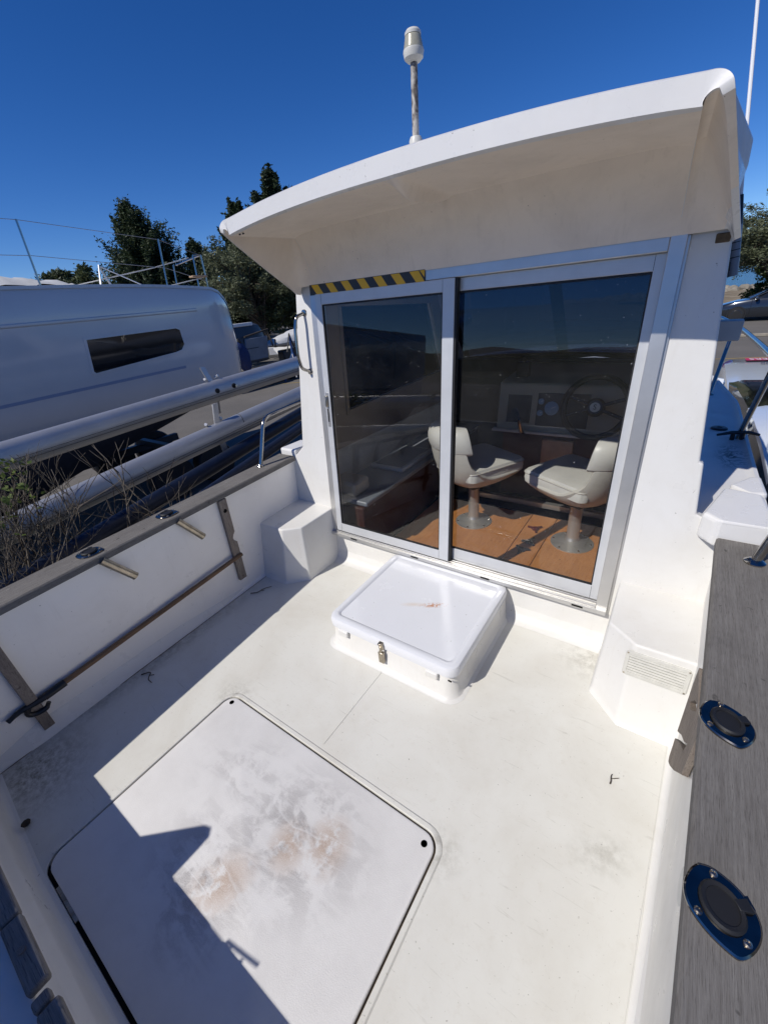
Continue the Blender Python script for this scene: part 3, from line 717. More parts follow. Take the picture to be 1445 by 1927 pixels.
# windscreen band + front trunk
def ws(u, v): # u 0..1 across, v 0..1 up
    z = .92 + v * .58; y = 3.55 - v * .50; w = .955 - (z - .68) * .118 - max(0, y - 2.6) * .085
    return (-.82 + (2 * u - 1) * w, y + .10 * (1 - (2 * u - 1) ** 2), z)
b = B(); rs = [[ws(i / 10, j / 4) for i in range(11)] for j in range(5)]; b.rings(rs, closed=False); part('windscreen', b, 'tint_glass')
for u0, u1 in ((0, .05), (.475, .525), (.95, 1)):
    b = B(); rs = [[(p[0], p[1] + .006, p[2]) for p in (ws(u0, j / 4), ws(u1, j / 4))] for j in range(5)]; b.rings(rs, closed=False); part('windscreen_post', b, 'cabin_beige')
b = B(); rs = []
for y, w, z in ((3.50, .84, .92), (3.8, .82, .90), (4.4, .66, .86), (4.8, .48, .80), (5.0, .34, .655)):
    rs.append([(-.82 + a * w, y + .08 * (1 - a * a), .64 if abs(a) == 1 else z + .03 * (1 - a * a)) for a in (-1, -.97, -.6, 0, .6, .97, 1)])
b.rings(rs, closed=False); part('cabin_trunk', b, 'gelcoat_plain')
# cabin floor: planks of orange ply
b = B(); b.box(-1.74, .10, 1.62, 4.2, -.05, -.016); part('cabin_floor_base', b, 'gap_black')
for x0, x1 in ((-1.40, -.677), (-.673, -.512), (-.508, .06)):
    b = B(); b.box(x0, x1, 1.62, 2.62, -.014, 0); part('floor_board', b, 'orange_ply', bevel=.002)
# forward interior: dark bulkheads and berths
b = B(); b.box(-1.78, -1.42, 1.66, 3.4, -.01, .34); part('port_berth', b, 'brown_ply', bevel=.01)
b = B(); b.box(-1.76, -1.40, 1.68, 3.4, .341, .375); part('berth_top', b, 'mid_hull', bevel=.01)
b = B(); b.box(-1.72, -1.44, 2.15, 2.60, .376, .405); pt = part('tray_frame', b, 'grey_panel', bevel=.012)
b = B(); b.box(-1.69, -1.47, 2.18, 2.57, .4052, .408); mk('tray_lid', b, 'mid_hull', pt)
b = B(); b.box(-1.70, -1.50, 1.70, 1.86, .376, .47); part('port_cushion', b, 'cabin_beige', bevel=.02)
b = B(); b.box(-1.70, -.98, 3.42, 3.46, -.05, .92); b.box(-1.02, .02, 3.40, 3.45, -.05, .92); part('forward_bulkhead', b, 'dark_vinyl')
b = B(); b.box(-1.38, .06, 2.64, 2.66, -.05, .0); part('floor_riser', b, 'gap_black')
b = B(); b.box(-1.2, .05, 2.70, 2.74, .02, .055); part('foot_rail', b, 'anodised')
b = B(); b.box(-.98, .06, 2.80, 2.83, .05, .53); part('locker_front', b, 'brown_ply')
b = B(); b.box(-.70, -.50, 2.775, 2.80, .28, .50); part('locker_door', b, 'light_wood', bevel=.004, label='pale wooden locker door below the gauges')
# dashboard
b = B(); b.add([(-1.03, 2.78, .545), (.05, 2.78, .545), (.05, 2.84, .86), (-1.03, 2.84, .86), (-1.03, 3.4, .545), (.05, 3.4, .545), (.05, 3.4, .90), (-1.03, 3.4, .90)], [(0, 1, 2, 3), (7, 6, 5, 4), (0, 4, 5, 1), (1, 5, 6, 2), (2, 6, 7, 3), (3, 7, 4, 0)])
dash = part('dashboard', b, 'dash_cream', bevel=.01)
b = B(); b.box(-1.05, .05, 2.755, 2.80, .535, .552); mk('dash_shelf', b, 'plastic_white', dash, bevel=.003)
def dp(x, z, o=0): return (x, 2.78 + (z - .545) * .19 - o, z + o * .19)
def dpanel(x0, x1, z0, z1, o, mat, name):
    b = B(); b.add([dp(x, z, q) for q in (0, o) for x, z in ((x0, z0), (x1, z0), (x1, z1), (x0, z1))], [(3, 2, 1, 0), (4, 5, 6, 7), (0, 1, 5, 4), (1, 2, 6, 5), (2, 3, 7, 6), (3, 0, 4, 7)]); return mk(name, b, mat, dash, bevel=.002)
dpanel(-.96, -.80, .60, .78, .004, 'dark_vinyl', 'switch_panel'); dpanel(-.76, -.44, .59, .80, .005, 'dark_vinyl', 'gauge_panel')
MD = Matrix.Rotation(rad(79), 4, 'X')
for x, z, r in ((-.665, .705, .045), (-.735, .745, .020), (-.735, .672, .020)):
    b = B(); b.lathe([(r, 0), (r, .006), (r * .88, .008)], dp(x, z, .004), 24, MD); mk('gauge', b, 'gauge_blue', dash)
    b = B(); b.tube([dp(x, z, .013), dp(x + r * .6, z + r * .3, .013)], .0012, 6); mk('needle', b, 'white_print', dash)
# steering wheel
wc = Vector((-.385, 2.66, .765)); tilt = Matrix.Rotation(rad(72), 4, 'X')
b = B(); b.tube([wc + (tilt @ Vector((.175 * math.cos(a), .175 * math.sin(a), 0))) for a in np.linspace(0, 2 * math.pi, 41)[:-1]], .019, 10, closed=True)
sw = part('steering_wheel', b, 'black_plastic')
for a in (200, 340, 20, 160):
    b = B(); d = tilt @ Vector((math.cos(rad(a)), math.sin(rad(a)), -.08)); b.tube([wc + d * .03, wc + (tilt @ Vector((.17 * math.cos(rad(a)), .17 * math.sin(rad(a)), 0)))], .011, 8); mk('spoke', b, 'black_plastic', sw)
    b = B(); b.tube([wc + d * .10 + tilt @ Vector((0, 0, .012)), wc + d * .125 + tilt @ Vector((0, 0, .012))], .006, 6); mk('spoke_inlay', b, 'anodised', sw)
b = B(); b.lathe([(.05, -.03), (.055, 0), (.04, .012)], wc, 24, tilt); mk('hub', b, 'black_plastic', sw)
b = B(); b.lathe([(.028, .012), (.028, .015)], wc, 24, tilt); mk('emblem', b, 'plastic_white', sw)
def text(s, size, M4, mat, parent, name='lettering', depth=.0006):
    cu = bpy.data.curves.new(name, 'FONT'); cu.body = s; cu.size = size; cu.extrude = depth; cu.align_x = 'CENTER'; cu.align_y = 'CENTER'
    o = bpy.data.objects.new(name, cu); COL.objects.link(o); dg = bpy.context.evaluated_depsgraph_get()
    me = bpy.data.meshes.new_from_object(o.evaluated_get(dg)); bpy.data.objects.remove(o); bpy.data.curves.remove(cu)
    me.transform(M4); b = B(); b.add([v.co for v in me.vertices], [tuple(p.vertices) for p in me.polygons]); bpy.data.meshes.remove(me)
    return mk(name, b, mat, parent, smooth=False)
text('S', .042, Matrix.Translation(wc) @ tilt @ Matrix.Translation((0, 0, .0158)), 'black_print', sw)
b = B(); b.tube([wc + tilt @ Vector((0, 0, -.02)), wc + tilt @ Vector((0, 0, -.15))], .02, 10); mk('column', b, 'black_plastic', sw)
# throttle lever and instrument on dash
b = B(); b.box(-.93, -.85, 2.86, 2.92, .89, .985); b.tube([(-.89, 2.89, .985), (-.89, 2.88, 1.02)], .012); part('compass', b, 'black_plastic', bevel=.01)
b = B(); b.tube(arc_path([(-.80, 2.80, .50), (-.82, 2.70, .56), (-.83, 2.66, .66)], .03), .012, 8); part('throttle_lever', b, 'steel')

# ROOF: one shell, outer skin, rounded aft rim and moulded underside
def sect(s):    # outer section, s in -1..1 -> (x offset, z)
    a = abs(s); sg = 1 if s >= 0 else -1
    if a < .78: q = a / .78; return (sg * .735 * q, 1.806 - .028 * q * q - .008 * q ** 4)
    if a < .86:
        t = (a - .78) / .08 * 72; return (sg * (.735 + .044 * math.sin(rad(t))), 1.730 + .040 * math.cos(rad(t)))
    t = (a - .86) / .14; return (sg * (.7768 + .0852 * t), 1.7424 - .2354 * t)
def ycut(z): 
    t = max(0, min(1, (1.735 - z) / .225)); return 1.215 + .43 * t ** 1.05
cols = []; NS = 241
for i in range(NS):
    s = -1 + 2 * i / (NS - 1); x, z = sect(s); a = abs(s); yc = ycut(z)
    sm = lambda lo, hi: (lambda q: q * q * (3 - 2 * q))(min(1, max(0, (a - lo) / (hi - lo)))); wt = 1 - sm(.70, .90); wq = sm(.70, .87); yc += .012 * (x / .75) ** 2 * wt
    col = []
    for y in (3.10, 2.4, 1.9):
        k = max(0, y - 2.6) * .085 - .105 * min(1, (y - yc) / .6) * max(0, (z - 1.5) / .24) * (1 if a > .6 else (a / .6) ** 2); col.append((x * (1 - k), y, z + .012 * (1 - (y - 2.3) ** 2) - max(0, y - 2.8) * .25))
    col.append((x, max(yc + .06, 1.64 if a > .97 else yc + .06), z + .004)); col.append((x, yc + .012, z)); col.append((x * .998, yc + .002, z - .006 * wt))
    qs = min(1, max(0, (a - .775) / .11)); qs = qs * qs * (3 - 2 * qs); th = .062 - .040 * qs - .006 * a
    # inward normal approx
    if a < .78: nxx, nz = 0, -1
    elif a < .86: t = (a - .78) / .08 * 72; sg = 1 if s > 0 else -1; nxx, nz = -sg * math.sin(rad(t)), -math.cos(rad(t))
    else: sg = 1 if s > 0 else -1; nxx, nz = -sg * .945, -.33
    xi, zi = x + nxx * th, z + nz * th
    col.append((xi * 1.0, yc + .002, zi + .006 * wt)); col.append((xi, yc + .012, zi))
    # underside
    f = min(1, (1 - a) / .14) if a > .86 else 1
    rib = math.exp(-((x - .022) / .018) ** 2) * .042
    for t in (.12, .25, .4, .55, .7, .82, .91, 1.0):
        yk = 1.60; y = yc + (yk - yc) * t if yk > yc else yc + .002 * t
        zk = (1.742 - .03 * a ** 4) * (1 - wq) + zi * wq
        zz = zi + (zk - zi) * t
        rb = rib * min(1, max(0, t / .22)) * (1 - .8 * t ** 3) if a < .86 else 0
        col.append((xi, y, zz - rb))
    yk, zk2 = col[-1][1], col[-1][2]
    zb = 1.532; yb = 1.56 + T5 * zb - .018
    for t in (.08, .2, .4, .6, .8, 1.0):
        ze = zb * (1 - wq) + min(zb, zk2 - .004) * wq; ye = 1.56 + T5 * ze - .018; ye = max(ye, yk + .01)
        c = math.sin(t * math.pi / 2); q = 1 - math.cos(t * math.pi / 2)
        y = yk + (ye - yk) * (c * .75 + t * .25); z2 = zk2 + (ze - zk2) * (q * .30 + t * .70)
        rb = rib * .2 * (1 - t) ** 2
        col.append((xi, y - rb, z2 - rb * .3))
    cols.append([(q[0] + .022 * max(0, 1 - max(0, (q[1] - yc)) / .4), q[1], q[2]) for q in col])
b = B(); b.rings([[(-.826 + p[0], p[1], p[2]) for p in c] for c in cols], closed=False)
roof = part('roof', b, 'gelcoat_plain', ang=33)
roof.data.materials.append(MATS['liner'])
for p in roof.data.polygons:
    c = p.center
    if c.z < 1.775 and p.normal.z < .2 and 1.235 < c.y < 1.75 and abs(c.x + .826) < .84: p.material_index = 1
b = plate([(-.70, 1.70), (-.1, 1.70), (-.1, 3.0), (-1.5, 3.0), (-1.5, 1.70)], [], lambda u, v, d: (u, v, d), 1.60, 1.62); part('headlining', b, 'cabin_beige', smooth=False)
# hazard: screw pits under the roof lip
b = B(); b.tube([(-1.50, 1.245, 1.716), (-1.50, 1.246, 1.712)], .004, 8); b.tube([(-1.485, 1.25, 1.717), (-1.485, 1.251, 1.713)], .004, 8); part('lip_fastener', b, 'rubber')
# bracket at roof corner
b = B(); b.box(-.0, .035, 1.69, 1.705, 1.500, 1.525); part('corner_bracket', b, 'groove_brown', bevel=.003)

# masthead light on pole
lx, ly = -.757, 1.325
b = B(); b.lathe([(.019, 0), (.019, .022), (.015, .030)], (lx, ly, 1.815), 16); ml = part('light_mast', b, 'plastic_white')
b = B(); b.tube([(lx, ly, 1.83), (lx + .004, ly, 2.000)], .0098, 12); mk('pole', b, 'pole_marbled', ml)
b = B(); b.lathe([(.006, 0), (.018, .003), (.025, .009), (.0275, .021), (.0268, .025)], (lx + .004, ly, 1.994), 24); mk('lamp_base', b, 'plastic_white', ml)
b = B(); b.lathe([(.0258, .0245)] + [(.0260 - .0007 * k + .0007 * (k % 2), .0245 + .0033 * k) for k in range(1, 9)] + [(.019, .053)], (lx + .004, ly, 1.994), 24); mk('lamp_lens', b, 'lamp_lens', ml)
b = B(); b.lathe([(.0212, .0515), (.0212, .057), (.017, .062), (.001, .064)], (lx + .004, ly, 1.994), 24); mk('lamp_top', b, 'plastic_white', ml)
# whip antenna on starboard side
b = B(); b.tube([(.046, 2.3, 1.655), (.030, 2.3, 1.75), (-.040, 2.3, 2.18), (-.15, 2.3, 2.85)], [.0062, .0060, .005, .003], 8); an = part('whip_antenna', b, 'white_print')
b = B(); b.tube([(.082, 2.3, 1.40), (.074, 2.3, 1.46)], .018, 14); b.tube([(.076, 2.3, 1.46), (.058, 2.3, 1.57)], .0155, 14); mk('antenna_base', b, 'mid_hull', an)
b = B(); b.tube([(.058, 2.3, 1.57), (.045, 2.3, 1.665)], [.0155, .008], 14); mk('antenna_ferrule', b, 'black_plastic', an)
for k in range(4):
    b = B(); t = k / 4; b.tube([(.0755 - .018 * t, 2.3, 1.463 + .10 * t), (.075 - .018 * t, 2.3, 1.466 + .10 * t)], .0163, 14); mk('antenna_ring', b, 'black_plastic', an)
b = B(); b.box(.02, .08, 2.285, 2.315, 1.42, 1.45); b.tube([(.055, 2.28, 1.36), (.062, 2.28, 1.40), (.060, 2.28, 1.44), (.05, 2.28, 1.47)], .005); mk('antenna_bracket', b, 'black_plastic', an)
# nav light box
b = B(); b.box(.06, .158, 2.24, 2.30, 1.168, 1.245); part('navigation_light_box', b, 'grey_panel', bevel=.004, label='grey box on the outside of the cabin')

# rails
rp = [(.375, 1.50, 1.0), (.355, 2.0, 1.04), (.318, 2.60, 1.055), (.288, 3.25, 1.055), (.235, 3.9, 1.06), (.10, 4.6, 1.08), (-.2, 5.4, 1.10), (-.6, 6.1, 1.12), (-.82, 6.25, 1.12)]
b = B(); b.tube(smooth_path(rp, 8), .0135, 12); rail = part('guard_rail', b, 'steel')
for a, c in (((.179, 3.62, .65), (.232, 3.92, 1.055)), ((.297, 2.66, .65), (.318, 2.45, 1.05)), ((-.35, 5.3, .66), (-.3, 5.55, 1.10))):
    b = B(); b.tube([a, c], .0125, 12); b.lathe([(.026, 0), (.026, .004), (.014, .010)], a, 18); mk('stanchion', b, 'steel', rail)
b = B(); b.tube([(.292, 1.44, .638), (.372, 1.50, 1.0), (.375, 1.52, 1.01)], .0125, 12); b.lathe([(.027, 0), (.027, .004), (.015, .012)], (.292, 1.44, .638), 20); mk('stanchion', b, 'steel', rail)
b = B(); b.tube(arc_path([(-1.935, 1.395, .638), (-1.945, 1.50, .90), (-1.95, 2.6, .97), (-1.94, 3.6, 1.05)], .06, 8), .0115, 12); b.lathe([(.020, 0), (.020, .004), (.012, .014)], (-1.935, 1.395, .638), 18)
part('guard_rail', b, 'steel')

# ================================================================== things in and on the boat
def seat(loc, rot, label):
    t = bpy.data.objects.new('helm_seat', None); COL.objects.link(t); PM[t.name] = Matrix.Identity(4); tag(t, label, 'seat', 'swivel helm seats')
    # local: seat faces +Y
    b = B(); b.lathe([(.124, 0), (.124, .004), (.09, .010), (.045, .030), (.038, .045), (.036, .05), (.036, .29), (.05, .30)], (0, 0, 0), 28); mk('pedestal', b, 'anodised', t)
    for k in range(6):
        a = k * math.pi / 3; b = B(); b.lathe([(.007, .006), (.006, .010)], (.108 * math.cos(a), .108 * math.sin(a), 0), 8); mk('bolt', b, 'steel', t)
    b = B(); b.box(-.10, .10, -.09, .10, .295, .325); mk('seat_plate', b, 'dark_vinyl', t, bevel=.008)
    # bucket shell: sections from front of seat, under, up the back
    prof = [(.245, .400, .195), (.24, .345, .21), (.16, .300, .22), (0, .296, .225), (-.13, .305, .225), (-.205, .365, .22), (-.245, .48, .205), (-.275, .60, .19), (-.285, .675, .165), (-.275, .715, .12)]
    def shell(off):
        rs = []
        for i, (y, z, w) in enumerate(prof):
            ring = []
            for k in range(13):
                q = -1 + k / 6; e = abs(q) ** 3
                lift = .10 * e if i < 6 else .0
                fwd = .07 * e if i >= 4 else 0
                ring.append((q * (w - off), y + fwd + off * (.6 if i > 4 else 0), z + lift * (.5 if i < 2 else 1) * (1 if i < 6 else 0) + off * (1 if i <= 5 else .2)))
            rs.append(ring)
        return rs
    o_, i_ = shell(0), shell(.022)
    b = B(); loop = []
    n = 13; 
    b.rings(o_, closed=False); b.rings(i_, closed=False)
    N = len(o_)
    for r in range(N - 1):
        for k in (0, 12):
            a, c = r * n + k, (r + 1) * n + k; d = N * n; b.f.append((a, c, c + d, a + d))
    for k in range(12):
        for r in (0, N - 1): a = r * n + k; d = N * n; b.f.append((a, a + 1, a + 1 + d, a + d))
    mk('bucket_shell', b, 'seat_shell', t, sub=1)
    b = B(); b.rings([rr(-.185, .185, -.17, .235, .04, .385), rr(-.205, .205, -.18, .250, .045, .40), rr(-.205, .205, -.18, .252, .045, .455), rr(-.195, .195, -.17, .242, .04, .472), rr(-.15, .15, -.14, .20, .04, .482)]); cu = mk('seat_cushion', b, 'vinyl', t)
    pp = rr(-.206, .206, -.181, .253, .046, .456); b = B(); b.tube(pp, .004, 6, closed=True); mk('piping', b, 'seat_shell', cu)
    # padded top roll of the backrest
    b = B(); rs = []
    for i, (y, z, w, th) in enumerate(((-.250, .575, .200, .028), (-.258, .59, .210, .046), (-.272, .65, .208, .052), (-.272, .705, .190, .048), (-.262, .738, .155, .032), (-.250, .742, .13, .014))):
        ring = []
        for k in range(16):
            a = 2 * math.pi * k / 16; q = math.cos(a); ring.append((q * w, y + .07 * abs(q) ** 3 + .018 + th * math.sin(a), z))
        rs.append(ring)
    b.rings(rs); mk('backrest_pad', b, 'vinyl', t, sub=1)
    b = B(); b.box(-.028, .028, -.262, -.238, .40, .47); mk('back_buckle', b, 'plastic_white', t, bevel=.005)
    for o in list(t.children): o.matrix_parent_inverse = Matrix.Identity(4)
    for o in list(t.children):
        for g in o.children: g.matrix_parent_inverse = Matrix.Identity(4)
    t.location = loc; t.rotation_euler = (0, 0, rot); return t
seat((-1.01, 2.36, 0), rad(-28), 'cream bucket seat on a metal pedestal behind the door stile, its back to the cockpit')
seat((-.36, 2.36, 0), rad(62), 'cream bucket seat below the steering wheel, turned to the left with its cushion showing')

# boat hook held in the port rack
hook = thing('boathook', 'wooden pole with black plastic hook lying in the rack along the left side wall', 'boathook', (-1.82, .5, .2))
b = B(); b.tube([(-1.800, .09, .196), (-1.838, 1.06, .250)], .0115, 14); mk('shaft', b, 'pole_wood', hook)
b = B(); b.tube([(-1.799, .135, .198), (-1.797, .06, .194)], .0155, 14); b.tube(smooth_path([(-1.797, .06, .194), (-1.796, .02, .196), (-1.795, -.02, .200), (-1.795, -.060, .190)], 4), [.014, .0135, .013, .0125, .012, .012, .0115, .011, .010, .010, .009, .009, .010], 10)
b.tube(smooth_path([(-1.796, .005, .192), (-1.794, -.005, .170), (-1.792, .015, .152), (-1.791, .045, .150), (-1.790, .062, .168)], 5), [.010] * 17 + [.008] * 4, 10)
mk('hook', b, 'black_plastic', hook)
# small things on the cabin floor
def knob(x, y, r, mat, label):
    b = B(); b.lathe([(.022, 0), (.024, .008), (.016, .016), (.008, .018)], (x, y, .001), 12)
    for k in range(3): a = r + k * 2.09; b.tube([(x, y, .010), (x + .05 * math.cos(a), y + .05 * math.sin(a), .008)], [.010, .007], 8)
    top('wing_knob', b, mat, label, 'knob')
knob(-.60, 2.14, .4, 'rubber', 'black three armed knob nearest the door on the cabin floor')
knob(-.585, 2.25, 1.3, 'rubber', 'black three armed knob between two others on the cabin floor')
knob(-.60, 2.42, .9, 'lamp_red', 'dark red three armed knob between the two seat pedestals')
# debris on the sole
def twig(pts, r, label):
    b = B(); P = smooth_path(pts, 4); b.tube(P, [r * (1 - .5 * i / len(P)) for i in range(len(P))], 6); b.tube([P[len(P) // 2], P[len(P) // 2] + Vector((.02, .012, .003))], r * .6, 5)
    top('dry_twig', b, 'twig_dark', label, 'twig', 'dry twigs on the cockpit floor')
twig([(-1.80, 1.02, .012), (-1.775, 1.05, .008), (-1.772, 1.09, .006), (-1.745, 1.13, .006)], .0035, 'bent dry twig on the cockpit floor beside the moulded step')
twig([(-1.79, .37, .006), (-1.765, .40, .006), (-1.735, .375, .006), (-1.70, .372, .006)], .003, 'forked dry twig below the boathook on the cockpit floor')
twig([(.069, .955, .006), (.070, .965, .006), (.068, .98, .006), (.070, .99, .006)], .0022, 'tiny dark twig on the right of the cockpit floor')
b = B(); b.lathe([(.012, .01), (.014, .016), (.006, .02)], (-1.50, -.165, 0), 8); top('dead_leaf', b, 'twig_dark', 'crumpled dark leaf in the corner by the hatch hinge', 'leaf')

# ================================================================== bush over the port side
bush = thing('bush', 'bare grey twiggy bush with a few green leaves beyond the left gunwale', 'bush', (-2.5, .4, G))
tw = []; leaves = []
def grow(p, d, L, r, depth, cols_):
    n = max(3, int(L / .045)); pts = [p]; 
    for i in range(n):
        if p.z > .88 or p.x > -2.04: break
        d = (d + Vector((random.gauss(0, .10), random.gauss(0, .10), random.gauss(.045, .07)))).normalized(); p = p + d * (L / n); pts.append(p)
        if depth > 0 and i > 0 and random.random() < .42:
            ax = Vector((random.gauss(0, 1), random.gauss(0, 1), random.gauss(0, .5))).normalized()
            nd = (d + ax * random.uniform(.45, .85)).normalized(); grow(p, nd, L * random.uniform(.35, .7), r * .62, depth - 1, cols_)
    if len(pts) < 2: return
    tw.append((pts, [r * (1 - .6 * i / n) for i in range(len(pts))]))
    if cols_: leaves.extend([(q, d) for q in pts[len(pts) // 2:]])
for k in range(31):
    x, y = random.uniform(-2.75, -2.2), random.uniform(-.1, 1.0)
    base = Vector((x, y, random.uniform(-.15, .15))); d = Vector((random.uniform(-.35, .3), random.uniform(-.35, .45), 1)).normalized()
    grow(base, d, random.uniform(.50, .85) * (1.0 if y < .7 else .62), random.uniform(.0040, .0058), 3, False)
for k in range(13):
    base = Vector((random.uniform(-2.75, -2.35), random.uniform(.05, .40), random.uniform(.25, .48))); d = Vector((random.uniform(-.3, .2), random.uniform(-.2, .3), 1)).normalized()
    grow(base, d, random.uniform(.35, .6), .005, 2, True)
for k in range(4):
    base = Vector((random.uniform(-2.12, -1.98), random.uniform(-.75, -.5), .3)); grow(base, Vector((.12, .15, 1)).normalized(), random.uniform(.45, .6), .004, 2, True)
for k in range(8):
    a = random.uniform(0, 6.28); tw.append(([Vector((-2.5 + .25 * math.cos(a), .4 + .5 * math.sin(a), G)), Vector((-2.5 + .2 * math.cos(a), .4 + .5 * math.sin(a), -.4)), Vector((-2.5 + .2 * math.cos(a + 1), .4 + .55 * math.sin(a), .15))], [.016, .012, .008]))
b = B(); b2 = B()
for i, (pts, r) in enumerate(tw): (b if i % 4 else b2).tube(pts, r, 5, cap=False)
for bb, nn_, mm in ((b, 'twigs', 'twig'), (b2, 'dark_twigs', 'twig_dark')): mk(nn_, bb, mm, bush)['kind'] = 'stuff'
b = B()
for q, d in leaves:
    for _ in range(3):
        if random.random() < .2: continue
        u = Vector((random.gauss(0, 1), random.gauss(0, 1), random.gauss(.4, .6))).normalized(); w = u.cross(d).normalized() * .35; L = random.uniform(.018, .036)
        p0 = q + u * .003; b.add([p0, p0 + (u * .45 + w) * L, p0 + u * L, p0 + (u * .45 - w) * L], [(0, 1, 2, 3)])
mk('leaves', b, 'leaf_bush', bush)['kind'] = 'stuff'
# dark undergrowth between the boats
b = B()
for k in range(2600):
    p = Vector((random.uniform(-3.1, -2.2), random.uniform(-.9, 1.2), random.uniform(G, -.05))); u = Vector((random.gauss(0, 1), random.gauss(0, 1), random.gauss(0, .6))).normalized(); w = u.orthogonal() * .4; L = random.uniform(.03, .06)
    b.add([p, p + (u * .5 + w) * L, p + u * L, p + (u * .5 - w) * L], [(0, 1, 2, 3)])
o = mk('lower_leaves', b, 'leaf_conifer', bush); o['kind'] = 'stuff'

# ================================================================== spars
def spar(name, P0, P1, rx_, rz_, mat, label, loc, n=28, grooves=True, z_off=0):
    t = thing(name, label, 'mast', loc)
    P0, P1 = Vector(P0), Vector(P1); d = (P1 - P0).normalized(); s = d.cross(Vector((0, 0, 1))).normalized(); u = s.cross(d)
    def ring(P, k=1.0):
        out = []
        for i in range(n):
            a = 2 * math.pi * i / n; e = 1.0
            if grooves and i in (1, 2, n - 3): e = .965
            out.append(P + (s * rx_ * math.cos(a) + u * rz_ * math.sin(a)) * e * k)
        return out
    b = B(); b.rings([ring(P0.lerp(P1, q / 10)) for q in range(11)]); mk('spar_tube', b, mat, t, ang=25)
    for ang_ in ((-12, -26) if grooves else (-20,)):
        off = s * (rx_ * 1.004 * math.cos(rad(ang_))) * (1 if s.x > 0 else -1) + u * (rz_ * 1.004 * math.sin(rad(ang_))); b = B(); b.tube([P0 + off, P1 + off], .0016, 4); mk('track_groove', b, 'rubber', t)
    return t, d, s, u
def ext(A, C, a, c):
    A, C = Vector(A), Vector(C); return A + (C - A) * a, A + (C - A) * c
P0, P1 = ext((-3.4, .58, .782), (-3.4, 3.25, .894), -1.6, 2.2)
t, d, s, u = spar('mast', P0, P1, .062, .092, 'mast_alu', 'thick silver aluminium mast lying level, the upper one of two with its bracket hanging down', (-3.4, 1.5, G))
mid = Vector((-3.4, 2.18, .87))
def bracket(t, base, up, dn):
    b = B()
    for k in (-1, 1):
        b.tube([base + u * .085 - s * .02 + d * (.0 + .05 * k), base + u * .10 + d * .07 * k], .012, 6)
    w = d * .022
    for dirv, L in up + dn:
        dirv = Vector(dirv).normalized(); a = base + dirv * .07; c = base + dirv * L; nn = dirv.cross(w).normalized() * .007
        b.add([a - w - nn, a + w - nn, a + w + nn, a - w + nn, c - w - nn, c + w - nn, c + w + nn, c - w + nn], [(3, 2, 1, 0), (4, 5, 6, 7), (0, 1, 5, 4), (1, 2, 6, 5), (2, 3, 7, 6), (3, 0, 4, 7)])
    mk('spreader_bracket', b, 'anodised', t)
bracket(t, mid, [((-.25, -.20, 1), .20)], [((-.3, .05, -1), .24)])
for yy, rr_ in ((2.16, .020), (2.34, .020)):
    f = (yy - .58) / 2.67; P = Vector((-3.4 + .058, yy, .782 + .112 * f + .010)); b = B(); b.lathe([(.022, 0), (.022, .006), (.012, .007)], P, 14, Matrix.Rotation(rad(90), 4, 'Y')); mk('fitting', b, 'rubber', t)
b = B(); b.tube([(-3.345, 2.345, .862), (-3.31, 2.345, .866)], .011, 8); mk('pin', b, 'steel', t)
P0, P1 = ext((-2.8, .318, .528), (-2.8, 2.61, .735), -1.2, 2.6)
t, d, s, u = spar('mast', P0, P1, .056, .078, 'mast_alu', 'thin silver aluminium mast lying nearest the gunwale, with an upright bracket on top', (-2.8, 1.5, G))
bracket(t, Vector((-2.8, 1.72, .655)), [((-.10, .25, 1), .22)], [((.05, .12, -1), .17)])
b = B(); 
for yy in (.95, 1.93): b.tube([Vector((-2.8 + .0565 * math.cos(a), yy, .528 + .0903 * (yy - .318) + .0785 * math.sin(a))) for a in np.linspace(.2, 2.9, 10)], .0022, 6)
mk('lashing', b, 'rubber', t)
P0, P1 = ext((-2.45, .67, .45), (-2.94, 2.77, .55), -.8, 2.0)
spar('mast', P0, P1, .045, .055, 'navy_alu', 'dark navy mast lying in shade just beyond the left gunwale', (-2.6, 1.5, G), grooves=False)
P0, P1 = ext((-2.28, 1.35, .50), (-2.40, 2.2, .60), -.6, 2.5)
spar('boom', P0, P1, .03, .04, 'navy_alu', 'thin dark navy spar tucked beside the left hull near the cabin', (-2.35, 1.6, G), grooves=False)
# trestles that carry the spars
for k, (y, h) in enumerate(((-1.2, .28), (4.6, .60))):
    b = B(); b.box(-3.7, -2.35, y - .04, y + .04, h - .08, h, fn=None)
    for x in (-3.6, -2.45):
        for sg in (-1, 1): b.tube([(x, y, h - .06), (x, y + sg * .3, G)], .025, 6)
    top('trestle', b, 'dark_hull', ['dark trestle carrying the masts near the stern', 'dark trestle carrying the masts beside the cabin'][k], 'trestle', smooth=False)

